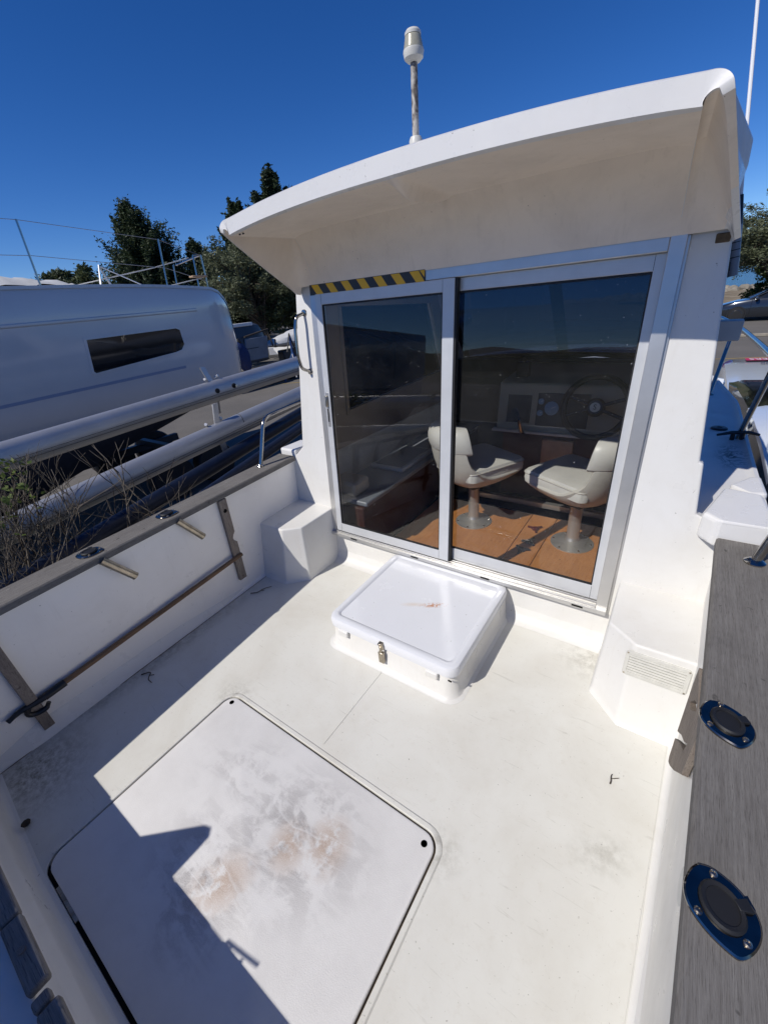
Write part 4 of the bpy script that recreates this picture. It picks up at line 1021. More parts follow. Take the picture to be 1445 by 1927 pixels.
# ================================================================== neighbour yacht
ya = thing('sailing_yacht', 'large pale grey sailing yacht hull with one long dark window, standing on its trailer', 'yacht', (-7.6, 0, G))
YE = 5.14
def yb(y):      # half breadth factor near the stern
    if y < 3.8: return 1.0 - .010 * max(0, -y) ** 1.6 / 4
    t = (y - 3.8) / (YE - 3.8); return max(0.0, 1 - t ** 2.7) ** .5
def ytop(y): return 1.905 - .010 * (y - 1.7) - (.0 if y < 2.6 else .028 * (y - 2.6) ** 1.7) - (0 if y < 4.35 else .75 * (y - 4.35) ** 1.35)
def ybot(y): return .30 if y < 3.0 else .30 + .0 * (y - 3.0)
def yx(f): return -7.72 + 1.72 * f
def hullsec(y):
    f = yb(y); zt = ytop(y); kz = -.95 + .17 * max(0, y - .5) ** 1.35
    pts = [(.965, zt), (.985, zt - .012), (.999, zt - .10), (1.0, 1.57 if zt > 1.62 else zt - .16), (1.0, 1.50 if zt > 1.6 else zt - .2), (.999, 1.2), (.992, .95), (.975, .70), (.93, .45), (.87, .28), (.76, .28 + (kz - .28) * .30), (.50, .28 + (kz - .28) * .68), (0, kz)]
    out = []
    for k, (q, z) in enumerate(pts):
        out.append((yx(q * f), y, min(z, zt - .004 * k)))
    return out
ysec = [-7.5, -6, -4.5, -3, -2, -1, 0, .8, 1.6, 2.4, 3.0, 3.4, 3.7, 3.9, 4.1, 4.28, 4.44, 4.58, 4.70, 4.80, 4.89, 4.96, 5.02, 5.07, 5.105, 5.13, 5.14]
b = B(); rs = []
for y in ysec:
    r = hullsec(y); mir = [(-7.72 * 2 - x, yy, z) for x, yy, z in reversed(r[:-1])]; rs.append(r[:9] if False else r + mir)
b.rings(rs, closed=False, cap0=False); hb = mk('hull', b, 'hull_grey', ya, ang=40)
hb.data.materials.append(MATS['antifoul'])
for p in hb.data.polygons:
    if p.center.z < .34: p.material_index = 1
b = B(); rs = [[(yx(q * .985 * yb(y)), y, ytop(y) - .008 + .05 * (1 - q * q)) for q in (-1, -.6, 0, .6, 1)] for y in ysec[:-1]]; b.rings(rs, closed=False); mk('deck', b, 'gelcoat_plain', ya)
b = B(); rs = [[(yx(.962 * yb(y)), y, ytop(y) - .004), (yx(.966 * yb(y)), y, ytop(y) + .018), (yx(.992 * yb(y)), y, ytop(y) + .014), (yx(.994 * yb(y)), y, ytop(y) - .02)] for y in ysec[:-2]]; b.rings(rs, closed=False); mk('toe_rail', b, 'gelcoat_plain', ya)
def onhull(y, z, o=.004):
    f = yb(y); 
    for (qa, za), (qb, zb_) in zip([(1.0, 1.6), (1.0, 1.50), (.999, 1.2), (.992, .95), (.975, .70), (.93, .45)], [(1.0, 1.50), (.999, 1.2), (.992, .95), (.975, .70), (.93, .45), (.87, .28)]):
        if z >= zb_: t_ = (za - z) / (za - zb_); return (yx((qa + (qb - qa) * t_) * f) + o, y, z)
    return (yx(.87 * f) + o, y, z)
wv = [(2.33, 1.325), (3.50, 1.335), (3.55, 1.31), (3.56, 1.12), (3.50, 1.055), (3.40, 1.035), (2.30, .945), (2.28, .965)]
b = plate([(p[0] + (-.03 if p[0] < 2.9 else .03), p[1] + (.022 if p[1] > 1.2 else -.022)) for p in wv], [wv], lambda a, c, d_: onhull(a, c, d_), -.02, .008); mk('window_rim', b, 'hull_grey', ya, smooth=False)
b = plate(wv, [], lambda a, c, d_: onhull(a, c, d_), .002, .004); w_ = mk('window', b, 'car_glass', ya, smooth=False)
b = B(); rs = [[onhull(y, z0 + .06 * (y - .5) / 3 + dz, .003) for dz in (0, .035)] for y, z0 in [(yy, .74) for yy in np.linspace(-6, 3.5, 24)]]; b.rings(rs, closed=False); mk('boot_stripe', b, 'hull_blue_stripe', ya)
b = B(); rs = [[onhull(y, 1.565 + dz, o) for dz, o in ((0, .0), (-.01, .012), (-.03, .012), (-.045, 0))] for y in np.linspace(-6, 3.9, 30)]; b.rings(rs, closed=False); mk('sheer_moulding', b, 'hull_grey', ya)
def yrod(pts, r, mat='steel', name='stanchion'):
    b = B(); b.tube(pts, r, 8); return mk(name, b, mat, ya)
yrod([(-6.3, 2.20, 1.90), (-6.3, 2.235, 2.57)], .012); yrod([(-6.3, 3.745, 1.84), (-6.3, 3.81, 2.445)], .011); yrod([(-6.35, .6, 1.9), (-6.35, .6, 2.6)], .014)
yrod([(-6.3, 4.395, 1.63), (-6.3, 4.415, 2.265)], .011); yrod([(-6.32, 4.25, 1.70), (-6.33, 4.30, 2.262)], .011); yrod([(-6.9, 4.25, 1.75), (-6.9, 4.30, 2.2)], .011)
yrod([(-6.33, 4.30, 2.262), (-6.3, 4.415, 2.265), (-6.9, 4.35, 2.2)], .012)
for z, zz in ((2.565, 2.44), (2.23, 2.10)):
    yrod([(-6.35, .6, z + .02), (-6.3, 2.235, z), (-6.3, 3.80, zz), (-6.3, 4.41, zz - .18)], .003, 'wire', 'lifeline')
yrod([(-6.3, 2.85, 1.89), (-6.32, 2.92, 2.13), (-6.3, 2.99, 1.89)], .016, 'anodised', 'support_frame')
yrod([(-6.32, 2.92, 2.13), (-6.3, 3.50, 1.85)], .007, 'white_print', 'halyard'); yrod([(-6.6, 2.6, 1.93), (-6.32, 2.9, 1.98), (-6.30, 3.6, 2.1), (-6.33, 4.22, 2.23)], .006, 'canvas', 'rope'); yrod([(-6.3, 3.65, 1.86), (-6.3, 4.35, 1.97)], .006, 'canvas', 'rope')
b = B(); b.box(-6.36, -6.26, 4.16, 4.42, 1.975, 2.0); mk('helm_step', b, 'light_wood', ya, bevel=.008)
b = B(); rs = []
for i in range(26):
    t_ = i / 25; y = .6 + 2.2 * t_; h = .16 * math.sin(math.pi * min(1, t_ * 1.02)) ** .6 + .01; r = []
    for k in range(11):
        q = k / 10; r.append((-6.45 - .8 * q, y, 1.92 + h * math.sin(math.pi * (.08 + q * .9)) * (1 + .35 * noise.noise((q * 4, y * 5, 2))) + .03 * noise.noise((q * 9, y * 9, 5))))
    rs.append(r)
b.rings(rs, closed=False); top('sail_cover', b, 'canvas', 'crumpled white sail cloth lying on the deck of the grey yacht', 'sail')
# keel, trailer and tyres below the yacht
b = B(); b.box(-7.85, -7.6, -2.5, 1.5, -1.1, -.3); mk('keel', b, 'antifoul', ya, bevel=.05)
tr = thing('boat_trailer', 'dark boat trailer with thick tyres under the grey yacht', 'trailer', (-7.6, 1, G))
b = B(); b.box(-8.4, -8.3, -4, 4.2, -.75, -.62); b.box(-6.95, -6.85, -4, 4.2, -.75, -.62); b.box(-8.4, -6.85, 3.4, 3.5, -.62, -.5); b.box(-8.4, -6.85, -3.4, -3.3, -.62, -.5); mk('chassis', b, 'dark_hull', tr)
def wheel(c, r, w, parent, axis='X'):
    M4 = Matrix.Rotation(rad(90), 4, 'Y') if axis == 'X' else Matrix.Rotation(rad(90), 4, 'X')
    b = B(); b.lathe([(r * .62, -w / 2), (r * .93, -w / 2), (r, -w * .32), (r, w * .32), (r * .93, w / 2), (r * .62, w / 2)], c, 28, M4); wl_ = mk('wheel', b, 'rubber', parent)
    b = B(); b.lathe([(r * .1, w * .38), (r * .58, w * .30), (r * .63, w * .49), (r * .60, w * .50), (r * .1, w * .40)], c, 28, M4)
    for k in range(5):
        a = k * 2 * math.pi / 5; p = [Vector((q * r * math.cos(a + e), q * r * math.sin(a + e), w * .47)) for q, e in ((.12, -.4), (.58, -.14), (.58, .14), (.12, .4))]
        b.add([M4 @ q + Vector(c) for q in p], [(0, 1, 2, 3)])
    mk('rim', b, 'anodised', wl_)
for y in (2.3, 3.1):
    wheel((-6.55, y + .7, -.84), .36, .24, tr); wheel((-8.6, y + .7, -.84), .36, .24, tr)

# ================================================================== yard behind
# dark grey upturned hull on the yellow trailer, pale tarpaulin boat, blue stand
dk = thing('covered_boat', 'dark grey cabin boat with a pale roof line parked behind the yacht stern', 'boat', (-14.5, 11.4, G))
b = B(); rs = []
for y, w, z1 in ((9.2, 1.0, .85), (10.0, 1.05, 1.02), (11.2, 1.05, 1.08), (11.6, 1.0, 1.05), (11.9, .8, .8), (12.05, .6, .5)):
    rs.append([(-14.9 + w, y, -.35), (-14.9 + w * 1.05, y, .2), (-14.9 + w * .85, y, z1 - .08), (-14.9 + w * .6, y, z1), (-14.9 - w * .6, y, z1), (-14.9 - w, y, .1), (-14.9 - w, y, -.35)])
b.rings(rs); mk('cabin', b, 'dark_hull', dk, bevel=.03)
b = B(); b.box(-14.2, -13.98, 9.4, 11.3, .97, 1.09); mk('roof_edge', b, 'gelcoat_plain', dk, bevel=.02)
b = B(); b.box(-13.86, -13.80, 10.5, 11.6, -.25, .55, fn=lambda x, y, z: (x, y + .15 * (z > 0), z)); mk('side_panel', b, 'mid_hull', dk, bevel=.03)
b = B(); b.tube([(-13.75, 10.6, .62), (-13.75, 11.8, .78)], .03, 6); b.tube([(-13.75, 11.75, .76), (-13.7, 11.85, .15)], .03, 6); mk('boarding_frame', b, 'bark', dk)
bl = thing('covered_motor', 'upright outboard motor under a bright blue cloth beside the dark grey boat', 'outboard motor', (-13.4, 10.5, G))
b = B(); rs = []
for z, w, dpt in ((-.55, .12, .10), (-.3, .28, .20), (0, .34, .24), (.25, .33, .22), (.42, .22, .16), (.50, .08, .06)):
    rs.append([(-13.4 + dpt * math.sin(a), 10.55 + w * math.cos(a) * (1 + .45 * noise.noise((z * 4, a * 2, 1))) + .2 * (-.2 - z) , z + .08 * noise.noise((a * 3, z * 5, 4))) for a in np.linspace(0, 2 * math.pi, 15)[:-1]])
b.rings([[(x - .25, y - .30, z) for x, y, z in r] for r in rs]); mk('blue_cloth', b, 'navy_cloth', bl)
b = B(); b.tube([(-13.65, 10.3, -.5), (-13.65, 10.35, G)], .07, 8); b.lathe([(.02, .40), (.10, .44), (.12, .52), (.07, .60), (.02, .62)], (-13.65, 10.2, 0), 10); mk('leg', b, 'rubber', bl)
tb = thing('tarpaulin_boat', 'small boat wrapped in a pale tarpaulin resting on a stand', 'boat', (-14.2, 13, G))
b = B(); rs = []
for i in range(22):
    t_ = i / 21; y = 11.35 + 4.6 * t_; w = .05 + .75 * min(1, t_ * 1.8) ** .8; h = .05 + .42 * min(1, t_ * 2.2) ** .9
    rs.append([(-14 + w * math.cos(a) * (1 + .12 * noise.noise((a * 2, y * 3, 1))), y + (0), .16 + .16 * t_ + h * math.sin(a) * (.55 if math.sin(a) < 0 else .8) * (1 + .25 * noise.noise((a * 2, y * 4, 7)))) for a in np.linspace(0, 2 * math.pi, 19)[:-1]])
b.rings(rs); mk('tarpaulin', b, 'canvas', tb)
b = B(); b.tube([(-13.3, 11.6, .12), (-13.25, 11.62, .38), (-13.3, 11.65, .40)], .03, 6); mk('rope', b, 'rubber', tb)
b = B(); b.box(-14.4, -14.0, 12.6, 16.2, -.55, -.12); mk('lower_hull', b, 'dark_hull', tb, bevel=.05)
st_ = thing('boat_stand', 'blue steel tripod boat stand in front of the pale tarpaulin boat', 'boat stand', (-13, 12.1, G))
b = B()
for a in (0, 2.1, 4.2): b.tube([(-13.0, 12.15, -.15), (-13.0 + .5 * math.cos(a), 12.15 + .5 * math.sin(a), G)], .035, 6)
b.tube([(-13.0, 12.15, -.3), (-13.0, 12.15, .45)], .04, 8); mk('tripod', b, 'blue_steel', st_)
b = B(); b.tube([(-13.0, 11.9, -.1), (-13.0, 12.15, .55), (-13.0, 12.55, -.8)], .028, 6); mk('prop', b, 'rubber', st_)
b = B(); b.tube([(-12.97, 12.12, -.2), (-12.97, 12.12, -1.1)], .022, 6); mk('screw_jack', b, 'white_print', st_)
ye = thing('yellow_trailer', 'yellow steel trailer frame loaded with planks behind the yacht stern', 'trailer', (-13, 12, G))
b = B(); b.box(-13.3, -13.2, 9.2, 13.2, -.92, -.66); b.box(-14.6, -14.5, 9.2, 13.2, -.92, -.66); b.box(-14.6, -13.2, 10.2, 10.3, -.9, -.7); b.box(-14.6, -13.2, 12.2, 12.3, -.9, -.7); mk('frame', b, 'yellow_paint', ye, smooth=False)
for k, (y0_, y1_, z) in enumerate(((9.3, 12.9, -.62), (10.4, 12.2, -.48), (9.6, 11.0, -.38))):
    b = B(); b.box(-13.5 - .3 * k, -13.25 - .3 * k, y0_, y1_, z, z + .05); mk('plank', b, 'light_wood', ye, smooth=False)
for y in (10.2, 12.3): wheel((-13.4, y, -.95), .26, .18, ye)
w = thing('white_motorboat', 'white low motorboat half hidden behind the port grab handle', 'boat', (-15, 15.2, G))
b = B(); rs = []
for y, ww in ((13.6, .75), (14.6, .9), (16.5, .85), (18, .3)): rs.append([(-15 + ww, y, .02), (-15 + ww * .98, y, -.12), (-15 + ww * .9, y, -.20), (-15 + ww * .95, y, -.26), (-15 + ww * .7, y, -.75), (-15, y, -.9), (-15 - ww, y, -.2), (-15 - ww, y, .02)])
b.rings(rs); mk('hull', b, 'gelcoat_plain', w, bevel=.01)
b = B(); b.box(-14.6, -14.2, 13.9, 15.2, .02, .28); mk('windshield', b, 'car_glass', w, bevel=.03)
# row of far parked boats and hard standing clutter near the shore
def rowboat(x, y, L, Wd, rot, label):
    t = bpy.data.objects.new('dinghy', None); COL.objects.link(t); PM[t.name] = Matrix.Identity(4); tag(t, label, 'dinghy', 'dinghies on the shore')
    b = B(); rs = []
    for i in range(9):
        q = i / 8; f = math.sin(math.pi * (.15 + .84 * q) ** .8) ** .6; rs.append([(-L / 2 + L * q, s_ * Wd / 2 * f * c, z) for s_, c, z in ((1, 1, .55), (1, .85, .2), (1, 0.01, 0), (-1, .85, .2), (-1, 1, .55))])
    b.rings(rs, closed=False); o = mk('hull', b, 'gelcoat_plain', t); o.matrix_parent_inverse = Matrix.Identity(4)
    b = B(); b.box(-.2, -.05, -Wd * .45, Wd * .45, .4, .44); o = mk('thwart', b, 'light_wood', t); o.matrix_parent_inverse = Matrix.Identity(4)
    t.location = (x, y, G + .3); t.rotation_euler = (0, 0, rot)
rowboat(-19, 15.7, 3.4, 1.4, .4, 'small white dinghy beneath the olive tree trunk near the water')

# ================================================================== cars
def car(name, label, mat, loc, rot, prof, width, ln, wheels_x, wr, extras=None):
    # prof: stations along length: (x, z_bonnet_or_belt, z_roof or None, half width)
    t = bpy.data.objects.new(name, None); COL.objects.link(t); PM[t.name] = Matrix.Identity(4); tag(t, label, 'car')
    b = B(); rs = []
    for x, zb_, hw in prof['body']:
        rs.append([(x, hw * .92, .20), (x, hw * .99, .32), (x, hw, .55), (x, hw * .985, zb_ - .10), (x, hw * .93, zb_ - .02), (x, hw * .75, zb_), (x, 0, zb_ + .02), (x, -hw * .75, zb_), (x, -hw * .93, zb_ - .02), (x, -hw * .985, zb_ - .10), (x, -hw, .55), (x, -hw * .99, .32), (x, -hw * .92, .20)])
    b.rings(rs); body = mk('body', b, mat, t, ang=50)
    b = B(); rs = []
    for x, z0, z1, w0, w1 in prof['cabin']:
        rs.append([(x, w0, z0), (x, w0 * .97 + w1 * .03, z0 + (z1 - z0) * .1), (x, w1, z1 - .03), (x, w1 * .85, z1), (x, 0, z1 + .02), (x, -w1 * .85, z1), (x, -w1, z1 - .03), (x, -(w0 * .97 + w1 * .03), z0 + (z1 - z0) * .1), (x, -w0, z0)])
    b.rings(rs, closed=False); mk('window_glass', b, 'car_glass', t, ang=40)
    b = B(); rs = []
    for x, z0, z1, w0, w1 in prof['cabin'][prof['roof'][0]:prof['roof'][1]]:
        rs.append([(x, w1 + .010, z1 - .055), (x, w1 + .006, z1 - .02), (x, w1 * .86, z1 + .012), (x, 0, z1 + .034), (x, -w1 * .86, z1 + .012), (x, -w1 - .006, z1 - .02), (x, -w1 - .010, z1 - .055)])
    b.rings(rs, closed=False); mk('roof', b, mat, t, ang=50)
    for sg in (1, -1):
        for path in prof['pillars']:
            b = B(); b.tube([(x, sg * (y + .006), z) for x, y, z in path], .030, 6); mk('pillar', b, mat, t)
    for wx in wheels_x:
        for sg in (1, -1):
            b = B(); b.lathe([(wr * 1.16, -.02), (wr * 1.16, .02), (wr * .2, .02)], (wx, sg * (width / 2 - .012), wr), 24, Matrix.Rotation(rad(-90 * sg), 4, 'X')); mk('wheel_arch', b, 'rubber', t)
            M4 = Matrix.Rotation(rad(-90 * sg), 4, 'X'); c = (wx, sg * (width / 2 - .058), wr)
            b = B(); b.lathe([(wr * .6, -.1), (wr * .95, -.1), (wr, -.06), (wr, .07), (wr * .95, .10), (wr * .68, .105)], c, 28, M4); wl_ = mk('wheel', b, 'rubber', t)
            b = B(); b.lathe([(wr * .68, .10), (wr * .64, .108), (wr * .60, .07), (.02, .05)], c, 28, M4)
            for k in range(5):
                a = k * 2 * math.pi / 5
                b.add([M4 @ Vector((q * wr * math.cos(a + e), q * wr * math.sin(a + e), h)) + Vector(c) for q, e, h in ((.12, -.6, .095), (.64, -.20, .105), (.64, .20, .105), (.12, .6, .095))], [(0, 1, 2, 3)])
            mk('rim', b, 'steel', wl_)
    for sg in (1, -1):
        x, y, z = prof['mirror']; b = B(); b.lathe([(.02, -.11), (.07, -.09), (.085, 0), (.07, .09), (.02, .11)], (x, sg * y, z), 10, Matrix.Rotation(rad(90), 4, 'X')); mk('mirror', b, mat, t)
        x, y, z = prof['head']; b = B(); P = prof['headpoly']; n_ = len(P); b.add([(x + a, sg * (y + c), z + e) for a, c, e in P] + [(x + a - .04, sg * (y + c - .03), z + e - .03) for a, c, e in P], [tuple(range(n_)), tuple(range(2 * n_ - 1, n_ - 1, -1))] + [(i, (i + 1) % n_, (i + 1) % n_ + n_, i + n_) for i in range(n_)]); mk('headlight', b, prof.get('headmat', 'headlamp'), t)
    for x0_, z0_, z1_ in prof.get('doors', []):
        for sg in (1, -1): b = B(); b.box(x0_ - .004, x0_ + .004, sg * width / 2 - .004, sg * width / 2 + .004, z0_, z1_); mk('door_gap', b, 'gap_black', t)
    if extras: extras(t)
    for o in list(t.children):
        o.matrix_parent_inverse = Matrix.Identity(4)
        for g in o.children: g.matrix_parent_inverse = Matrix.Identity(4)
    t.location = loc; t.rotation_euler = (0, 0, rot); return t
body = [(2.28, .52, .55), (2.22, .68, .74), (2.0, .80, .86), (1.5, .92, .90), (.9, 1.0, .91), (.5, 1.02, .91), (-.5, 1.02, .91), (-1.4, 1.03, .90), (-2.0, 1.00, .86), (-2.25, .90, .78), (-2.32, .55, .70)]
cabin = [(1.05, .94, 1.0, .80, .74), (.60, 1.0, 1.22, .82, .70), (.20, 1.0, 1.40, .83, .66), (-.3, 1.0, 1.46, .83, .65), (-1.0, 1.01, 1.44, .82, .64), (-1.6, 1.01, 1.28, .80, .62), (-2.1, 1.0, 1.04, .76, .66)]
prof = dict(body=body, cabin=cabin, roof=(2, 6), pillars=[[(1.05, .76, .98), (.60, .74, 1.20), (.20, .69, 1.39)], [(-.35, .84, 1.0), (-.35, .68, 1.42)], [(-1.45, .82, 1.01), (-1.7, .66, 1.26)], [(.20, .67, 1.40), (-.3, .66, 1.45), (-1.0, .65, 1.43), (-1.6, .63, 1.27), (-2.1, .67, 1.05)]], mirror=(.78, 1.0, 1.02), head=(2.10, .62, .66), headpoly=[(.10, 0, -.04), (-.05, .19, -.04), (-.22, .235, .06), (-.10, .13, .08), (.05, 0, .04)], doors=[(.95, .35, .98), (-.35, .35, 1.0), (-1.3, .5, 1.0)])
car('parked_car', 'dark grey estate car parked side on across the road by the shore', 'car_grey', (3.0, 28.9, G), math.pi - .02, prof, 1.82, 4.6, (1.42, -1.38), .325)
# white car seen over its roof; nose points away
def wx(t):
    # red strip and lettering across the bonnet, readable from the front
    def bon(x, y, o=.004):
        zb_ = 1.10 - (x - 2.2) * .018 - max(0, x - 4.0) * .04 ; return (x, y, zb_ + .025 * (1 - (y / .85) ** 2) + o)
    b = B(); rs = [[bon(x, y, .012) for y in np.linspace(-.55, .50, 9)] for x in (4.22, 4.62)]; b.rings(rs, closed=False); mk('red_strip', b, 'red_print', t)
    def put(s, size, x, mat, o, y=0, sx=1):
        me_b = text(s, size, Matrix.Identity(4), mat, t); me = me_b.data
        for v_ in me.vertices:
            X, Y = v_.co.x * sx, v_.co.y; p = bon(x + (-1) * -Y * -1, y + X * 1, o + v_.co.z); v_.co = p
    put('IMMOBILIERS', .36, 4.42, 'white_print', .016, -.02, .46)
    put('02 44 04 88', .22, 3.92, 'black_print', .012, .02, .6)
    b = B(); rs = [[bon(x, y, .006) for y in np.linspace(.56, .70, 3)] for x in (4.38, 4.42)]; b.rings(rs, closed=False); mk('bonnet_badge', b, 'black_print', t)
wbody = [(5.05, .75, .60), (4.95, .92, .78), (4.65, 1.02, .84), (4.0, 1.06, .86), (3.0, 1.08, .87), (2.2, 1.10, .88), (1.4, 1.10, .88), (0, 1.10, .88), (-2.0, 1.08, .86), (-2.5, .95, .80)]
wcab = [(2.35, 1.07, 1.11, .80, .74), (1.6, 1.09, 1.20, .82, .76), (.8, 1.10, 1.29, .84, .78), (.1, 1.10, 1.37, .85, .79), (-.55, 1.10, 1.43, .85, .80), (-1.1, 1.10, 1.465, .85, .80), (-1.7, 1.10, 1.455, .85, .79), (-2.2, 1.08, 1.36, .83, .76), (-2.45, 1.03, 1.10, .78, .7)]
wprof = dict(body=wbody, cabin=wcab, roof=(4, 8), pillars=[[(-1.0, .85, 1.10), (-1.0, .80, 1.43)]], mirror=(1.9, .98, 1.14), head=(4.65, .60, .96), headpoly=[(.30, .0, -.06), (.16, .20, -.06), (-.25, .262, .03), (-.55, .262, .065), (-.20, .12, .095), (.1, 0, .05)], headmat='lamp_red', doors=[(1.0, .35, 1.1)])
car('white_car', 'white car parked beside the right side deck, with red lettering across its bonnet', 'car_white', (1.38, 5.65, G), math.pi / 2, wprof, 1.76, 5.8, (3.9, -1.4), .33, wx)

# ================================================================== trees
def leafmesh(name, C_, N, size, mat, parent, squash=.6, up=.2):
    C_ = np.asarray(C_); n = len(C_)
    d1 = rng.normal(size=(n, 3)); d1[:, 2] = d1[:, 2] * squash + up; d1 /= np.linalg.norm(d1, axis=1)[:, None]
    d2 = rng.normal(size=(n, 3)); d2 -= d1 * (d1 * d2).sum(1)[:, None]; d2 /= np.linalg.norm(d2, axis=1)[:, None]
    s = size * rng.uniform(.6, 1.4, n)[:, None]
    V = np.empty((n, 4, 3)); V[:, 0] = C_ - d1 * s; V[:, 1] = C_ + d2 * s * .38; V[:, 2] = C_ + d1 * s; V[:, 3] = C_ - d2 * s * .38
    me = bpy.data.meshes.new(name); me.vertices.add(4 * n); me.vertices.foreach_set('co', V.reshape(-1))
    me.loops.add(4 * n); me.loops.foreach_set('vertex_index', np.arange(4 * n)); me.polygons.add(n)
    me.polygons.foreach_set('loop_start', np.arange(0, 4 * n, 4)); me.update(); me.validate()
    o = bpy.data.objects.new(name, me); COL.objects.link(o); me.materials.append(MATS[mat]); o.parent = parent
    o.matrix_parent_inverse = PM[parent.name].inverted(); return o
def tree(name, label, cat, base, H, R, mat, kind, nclump=60, nleaf=260, leaf=.09, trunk_h=.35, seed=1, lean=(0, 0), group=None, csz=.16, radii=None, cone=False):
    rs_ = random.Random(seed); base = Vector(base)
    t = thing(name, label, cat, base, group)
    b = B(); clumps = []
    th = H * trunk_h; tr_ = H * .028
    topc = base + Vector((lean[0], lean[1], H * (.93 if cone else .62)))
    trunk = smooth_path([base, base + Vector((lean[0] * .2 + rs_.uniform(-.1, .1), lean[1] * .2, th * .6)), base.lerp(topc, .55) , topc], 5)
    b.tube(trunk, [tr_ * (1.25 - 1.15 * i / (len(trunk) - 1)) for i in range(len(trunk))], 9)
    for k in range(nclump):
        if cone:
            q = rs_.random() ** .8; hz = trunk_h + (1 - trunk_h) * q; rad_ = R * (1 - q) ** .75 * rs_.uniform(.35, 1.08) * (1 + .35 * math.sin(k * 1.7)); a = rs_.uniform(0, 6.283)
            tip = base + Vector((rad_ * math.cos(a) + lean[0] * hz, rad_ * math.sin(a) + lean[1] * hz, H * hz + rad_ * .12))
            st0 = base.lerp(topc, min(1, max(.1, hz * .98 - .07)))
        else:
            a = rs_.uniform(0, 6.283); e = rs_.uniform(-.5, 1); rr2 = rs_.uniform(.45, 1.0) ** .6
            tip = base + Vector((lean[0] + R * rr2 * math.cos(a) * math.sqrt(max(0, 1 - max(0, e) ** 2)), lean[1] + R * rr2 * math.sin(a) * math.sqrt(max(0, 1 - max(0, e) ** 2)), H * (trunk_h + (1 - trunk_h) * (.38 + .55 * e * rr2)) + rs_.uniform(-.2, .2)))
            st0 = base.lerp(topc, rs_.uniform(.35, .95))
        midp = st0.lerp(tip, .5) + Vector((rs_.uniform(-.1, .1), rs_.uniform(-.1, .1), (.12 if not cone else -.04) * (tip - st0).length))
        if k < nclump * .7: b.tube(smooth_path([st0, midp, tip], 3), [tr_ * .38 * (1 - .13 * i) for i in range(7)], 5)
        s_ = csz * R * rs_.uniform(.7, 1.5) * (1.0 if not cone else .55 + .7 * (1 - q))
        clumps.append((tip, s_))
        if rs_.random() < .6: clumps.append((st0.lerp(tip, .68), s_ * .8))
    mk('trunk_and_limbs', b, 'bark', t)
    pts = []
    for c, s_ in clumps:
        n_ = int(nleaf * rs_.uniform(.5, 1.2)); p = rng.normal(size=(n_, 3)); p /= np.linalg.norm(p, axis=1)[:, None]; p *= rng.uniform(.02, 1, n_)[:, None] ** .6 * s_
        ax = np.array([c[0] - base.x - lean[0] * .6, c[1] - base.y - lean[1] * .6, .55 * R if cone else .35 * R]); ax /= np.linalg.norm(ax)
        al = p @ ax; p = p * (.62 if cone else .8) + ax[None, :] * (al * (.95 if cone else .35))[:, None]
        taper = 1 - .55 * np.clip(al / s_, 0, 1); perp = p - ax[None, :] * (p @ ax)[:, None]; p = p - perp * (1 - taper)[:, None]
        p[:, 2] *= .75 if not cone else .9
        pts.append(p + np.array(c))
    stray = np.concatenate(pts); k_ = rng.integers(0, len(stray), len(stray) // 14); pts.append(stray[k_] + rng.normal(size=(len(k_), 3)) * csz * R * .16)
    leafmesh('crown', np.concatenate(pts), 0, leaf, mat, t); return t
tree('cypress_tree', 'tall dark cypress tree with a ragged pointed top behind the grey yacht', 'tree', (-30.6, 17.1, G), 8.8, 4.6, 'leaf_conifer', 'c', 260, 210, .10, .12, 3, cone=True, csz=.20)
tree('cypress_tree', 'wide lower shoulder of dark cypress just right of the tall one', 'tree', (-29.0, 20.0, G), 6.8, 3.4, 'leaf_conifer', 'c', 150, 260, .10, .12, 5, cone=True, csz=.22)
tree('pine_tree', 'low grey green pine left of the tall cypress, above the white sail cloth', 'tree', (-41.6, 17.2, G), 7.4, 2.9, 'leaf_olive', 'r', 70, 260, .17, .3, 11, csz=.24)
tree('far_conifer', 'dark conifer tip just showing above the roof edge', 'tree', (-43.0, 41.7, G), 15.9, 6.0, 'leaf_conifer', 'c', 120, 260, .24, .2, 21, cone=True, csz=.22)
tree('far_conifer', 'small dark conifer tip showing left of the taller one above the roof corner', 'tree', (-46.1, 38.3, G), 13.4, 5.0, 'leaf_conifer', 'c', 90, 260, .24, .2, 22, cone=True, csz=.22)
tree('olive_tree', 'broad pale green tree with dark trunks behind the yacht stern', 'tree', (-21.0, 18.2, G), 6.5, 2.7, 'leaf_pale', 'r', 120, 170, .075, .30, 31, csz=.22, lean=(-.6, -.6))
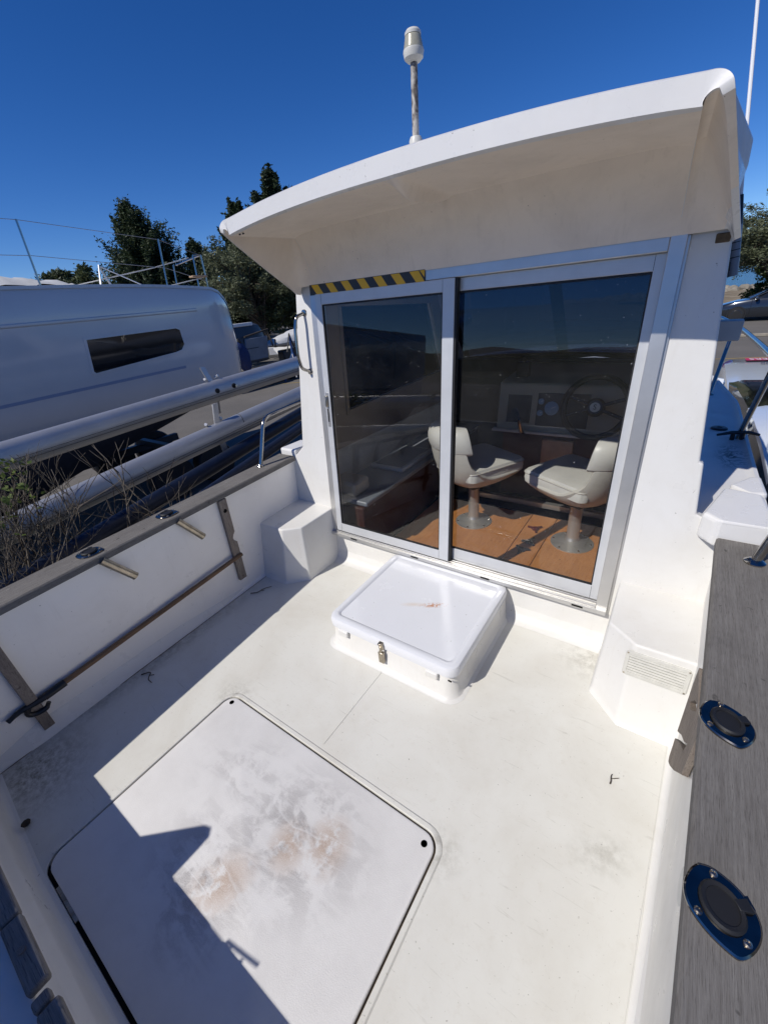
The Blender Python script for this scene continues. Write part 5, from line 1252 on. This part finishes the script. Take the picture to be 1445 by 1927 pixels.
tree('olive_tree', 'darker spreading tree touching the left end of the roof overhang', 'tree', (-20.4, 20.6, G), 5.6, 2.9, 'leaf_olive', 'r', 110, 190, .08, .22, 32, csz=.22)
tree('olive_tree', 'low bushy tree in front of the water between the trunks', 'tree', (-24.0, 18.4, G), 3.6, 1.8, 'leaf_conifer', 'r', 60, 240, .08, .2, 36, csz=.25)
tree('shore_tree', 'grey green tree at the right edge behind the antenna', 'tree', (2.9, 30.5, G), 5.6, 2.9, 'leaf_pale', 'r', 140, 190, .07, .32, 41, csz=.2)
tree('shore_bush', 'bright green bush above the dark grey car at the right edge', 'bush', (3.6, 31.6, G), 2.9, 1.7, 'leaf_green', 'r', 60, 260, .075, .1, 42, csz=.26)
for i, (x, y, h, r) in enumerate(((-36, 24, 4.5, 2.8), (-33, 27, 4.0, 2.4), (-30, 30, 4.2, 2.6), (-38, 31, 5.2, 3.0), (9, 33, 4.5, 2.5), (14, 35, 5, 3), (-52, 12, 5, 3))):
    tree('shore_tree', ['low round tree left of the far tree line', 'second round tree of the far tree line', 'round tree behind the olive trunks', 'taller round tree of the far left line', 'round tree by the shore outside the right edge', 'largest tree by the shore outside the right edge', 'far tree beyond the yacht bow'][i], 'tree', (x, y, G), h, r, 'leaf_olive' if i % 2 else 'leaf_conifer', 'r', 40, 200, .13, .2, 60 + i, csz=.27, group=None)
# far house under the hill
hs = thing('far_house', 'small pale house with a red roof across the water', 'house', (-236, 240, 0))
b = B(); b.box(-246, -226, 236, 244, -1, 4.2); mk('wall', b, 'house_wall', hs, smooth=False)
b = B(); b.add([(-247, 235, 4.2), (-225, 235, 4.2), (-225, 245, 4.2), (-247, 245, 4.2), (-247, 240, 7), (-225, 240, 7)], [(0, 1, 5, 4), (2, 3, 4, 5), (0, 4, 3), (1, 2, 5), (0, 3, 2, 1)]); mk('roof', b, 'house_roof', hs, smooth=False)
for x in (-242, -236, -230): b = B(); b.box(x - .8, x + .8, 235.9, 236.05, 1, 2.8); mk('window', b, 'car_glass', hs, smooth=False)
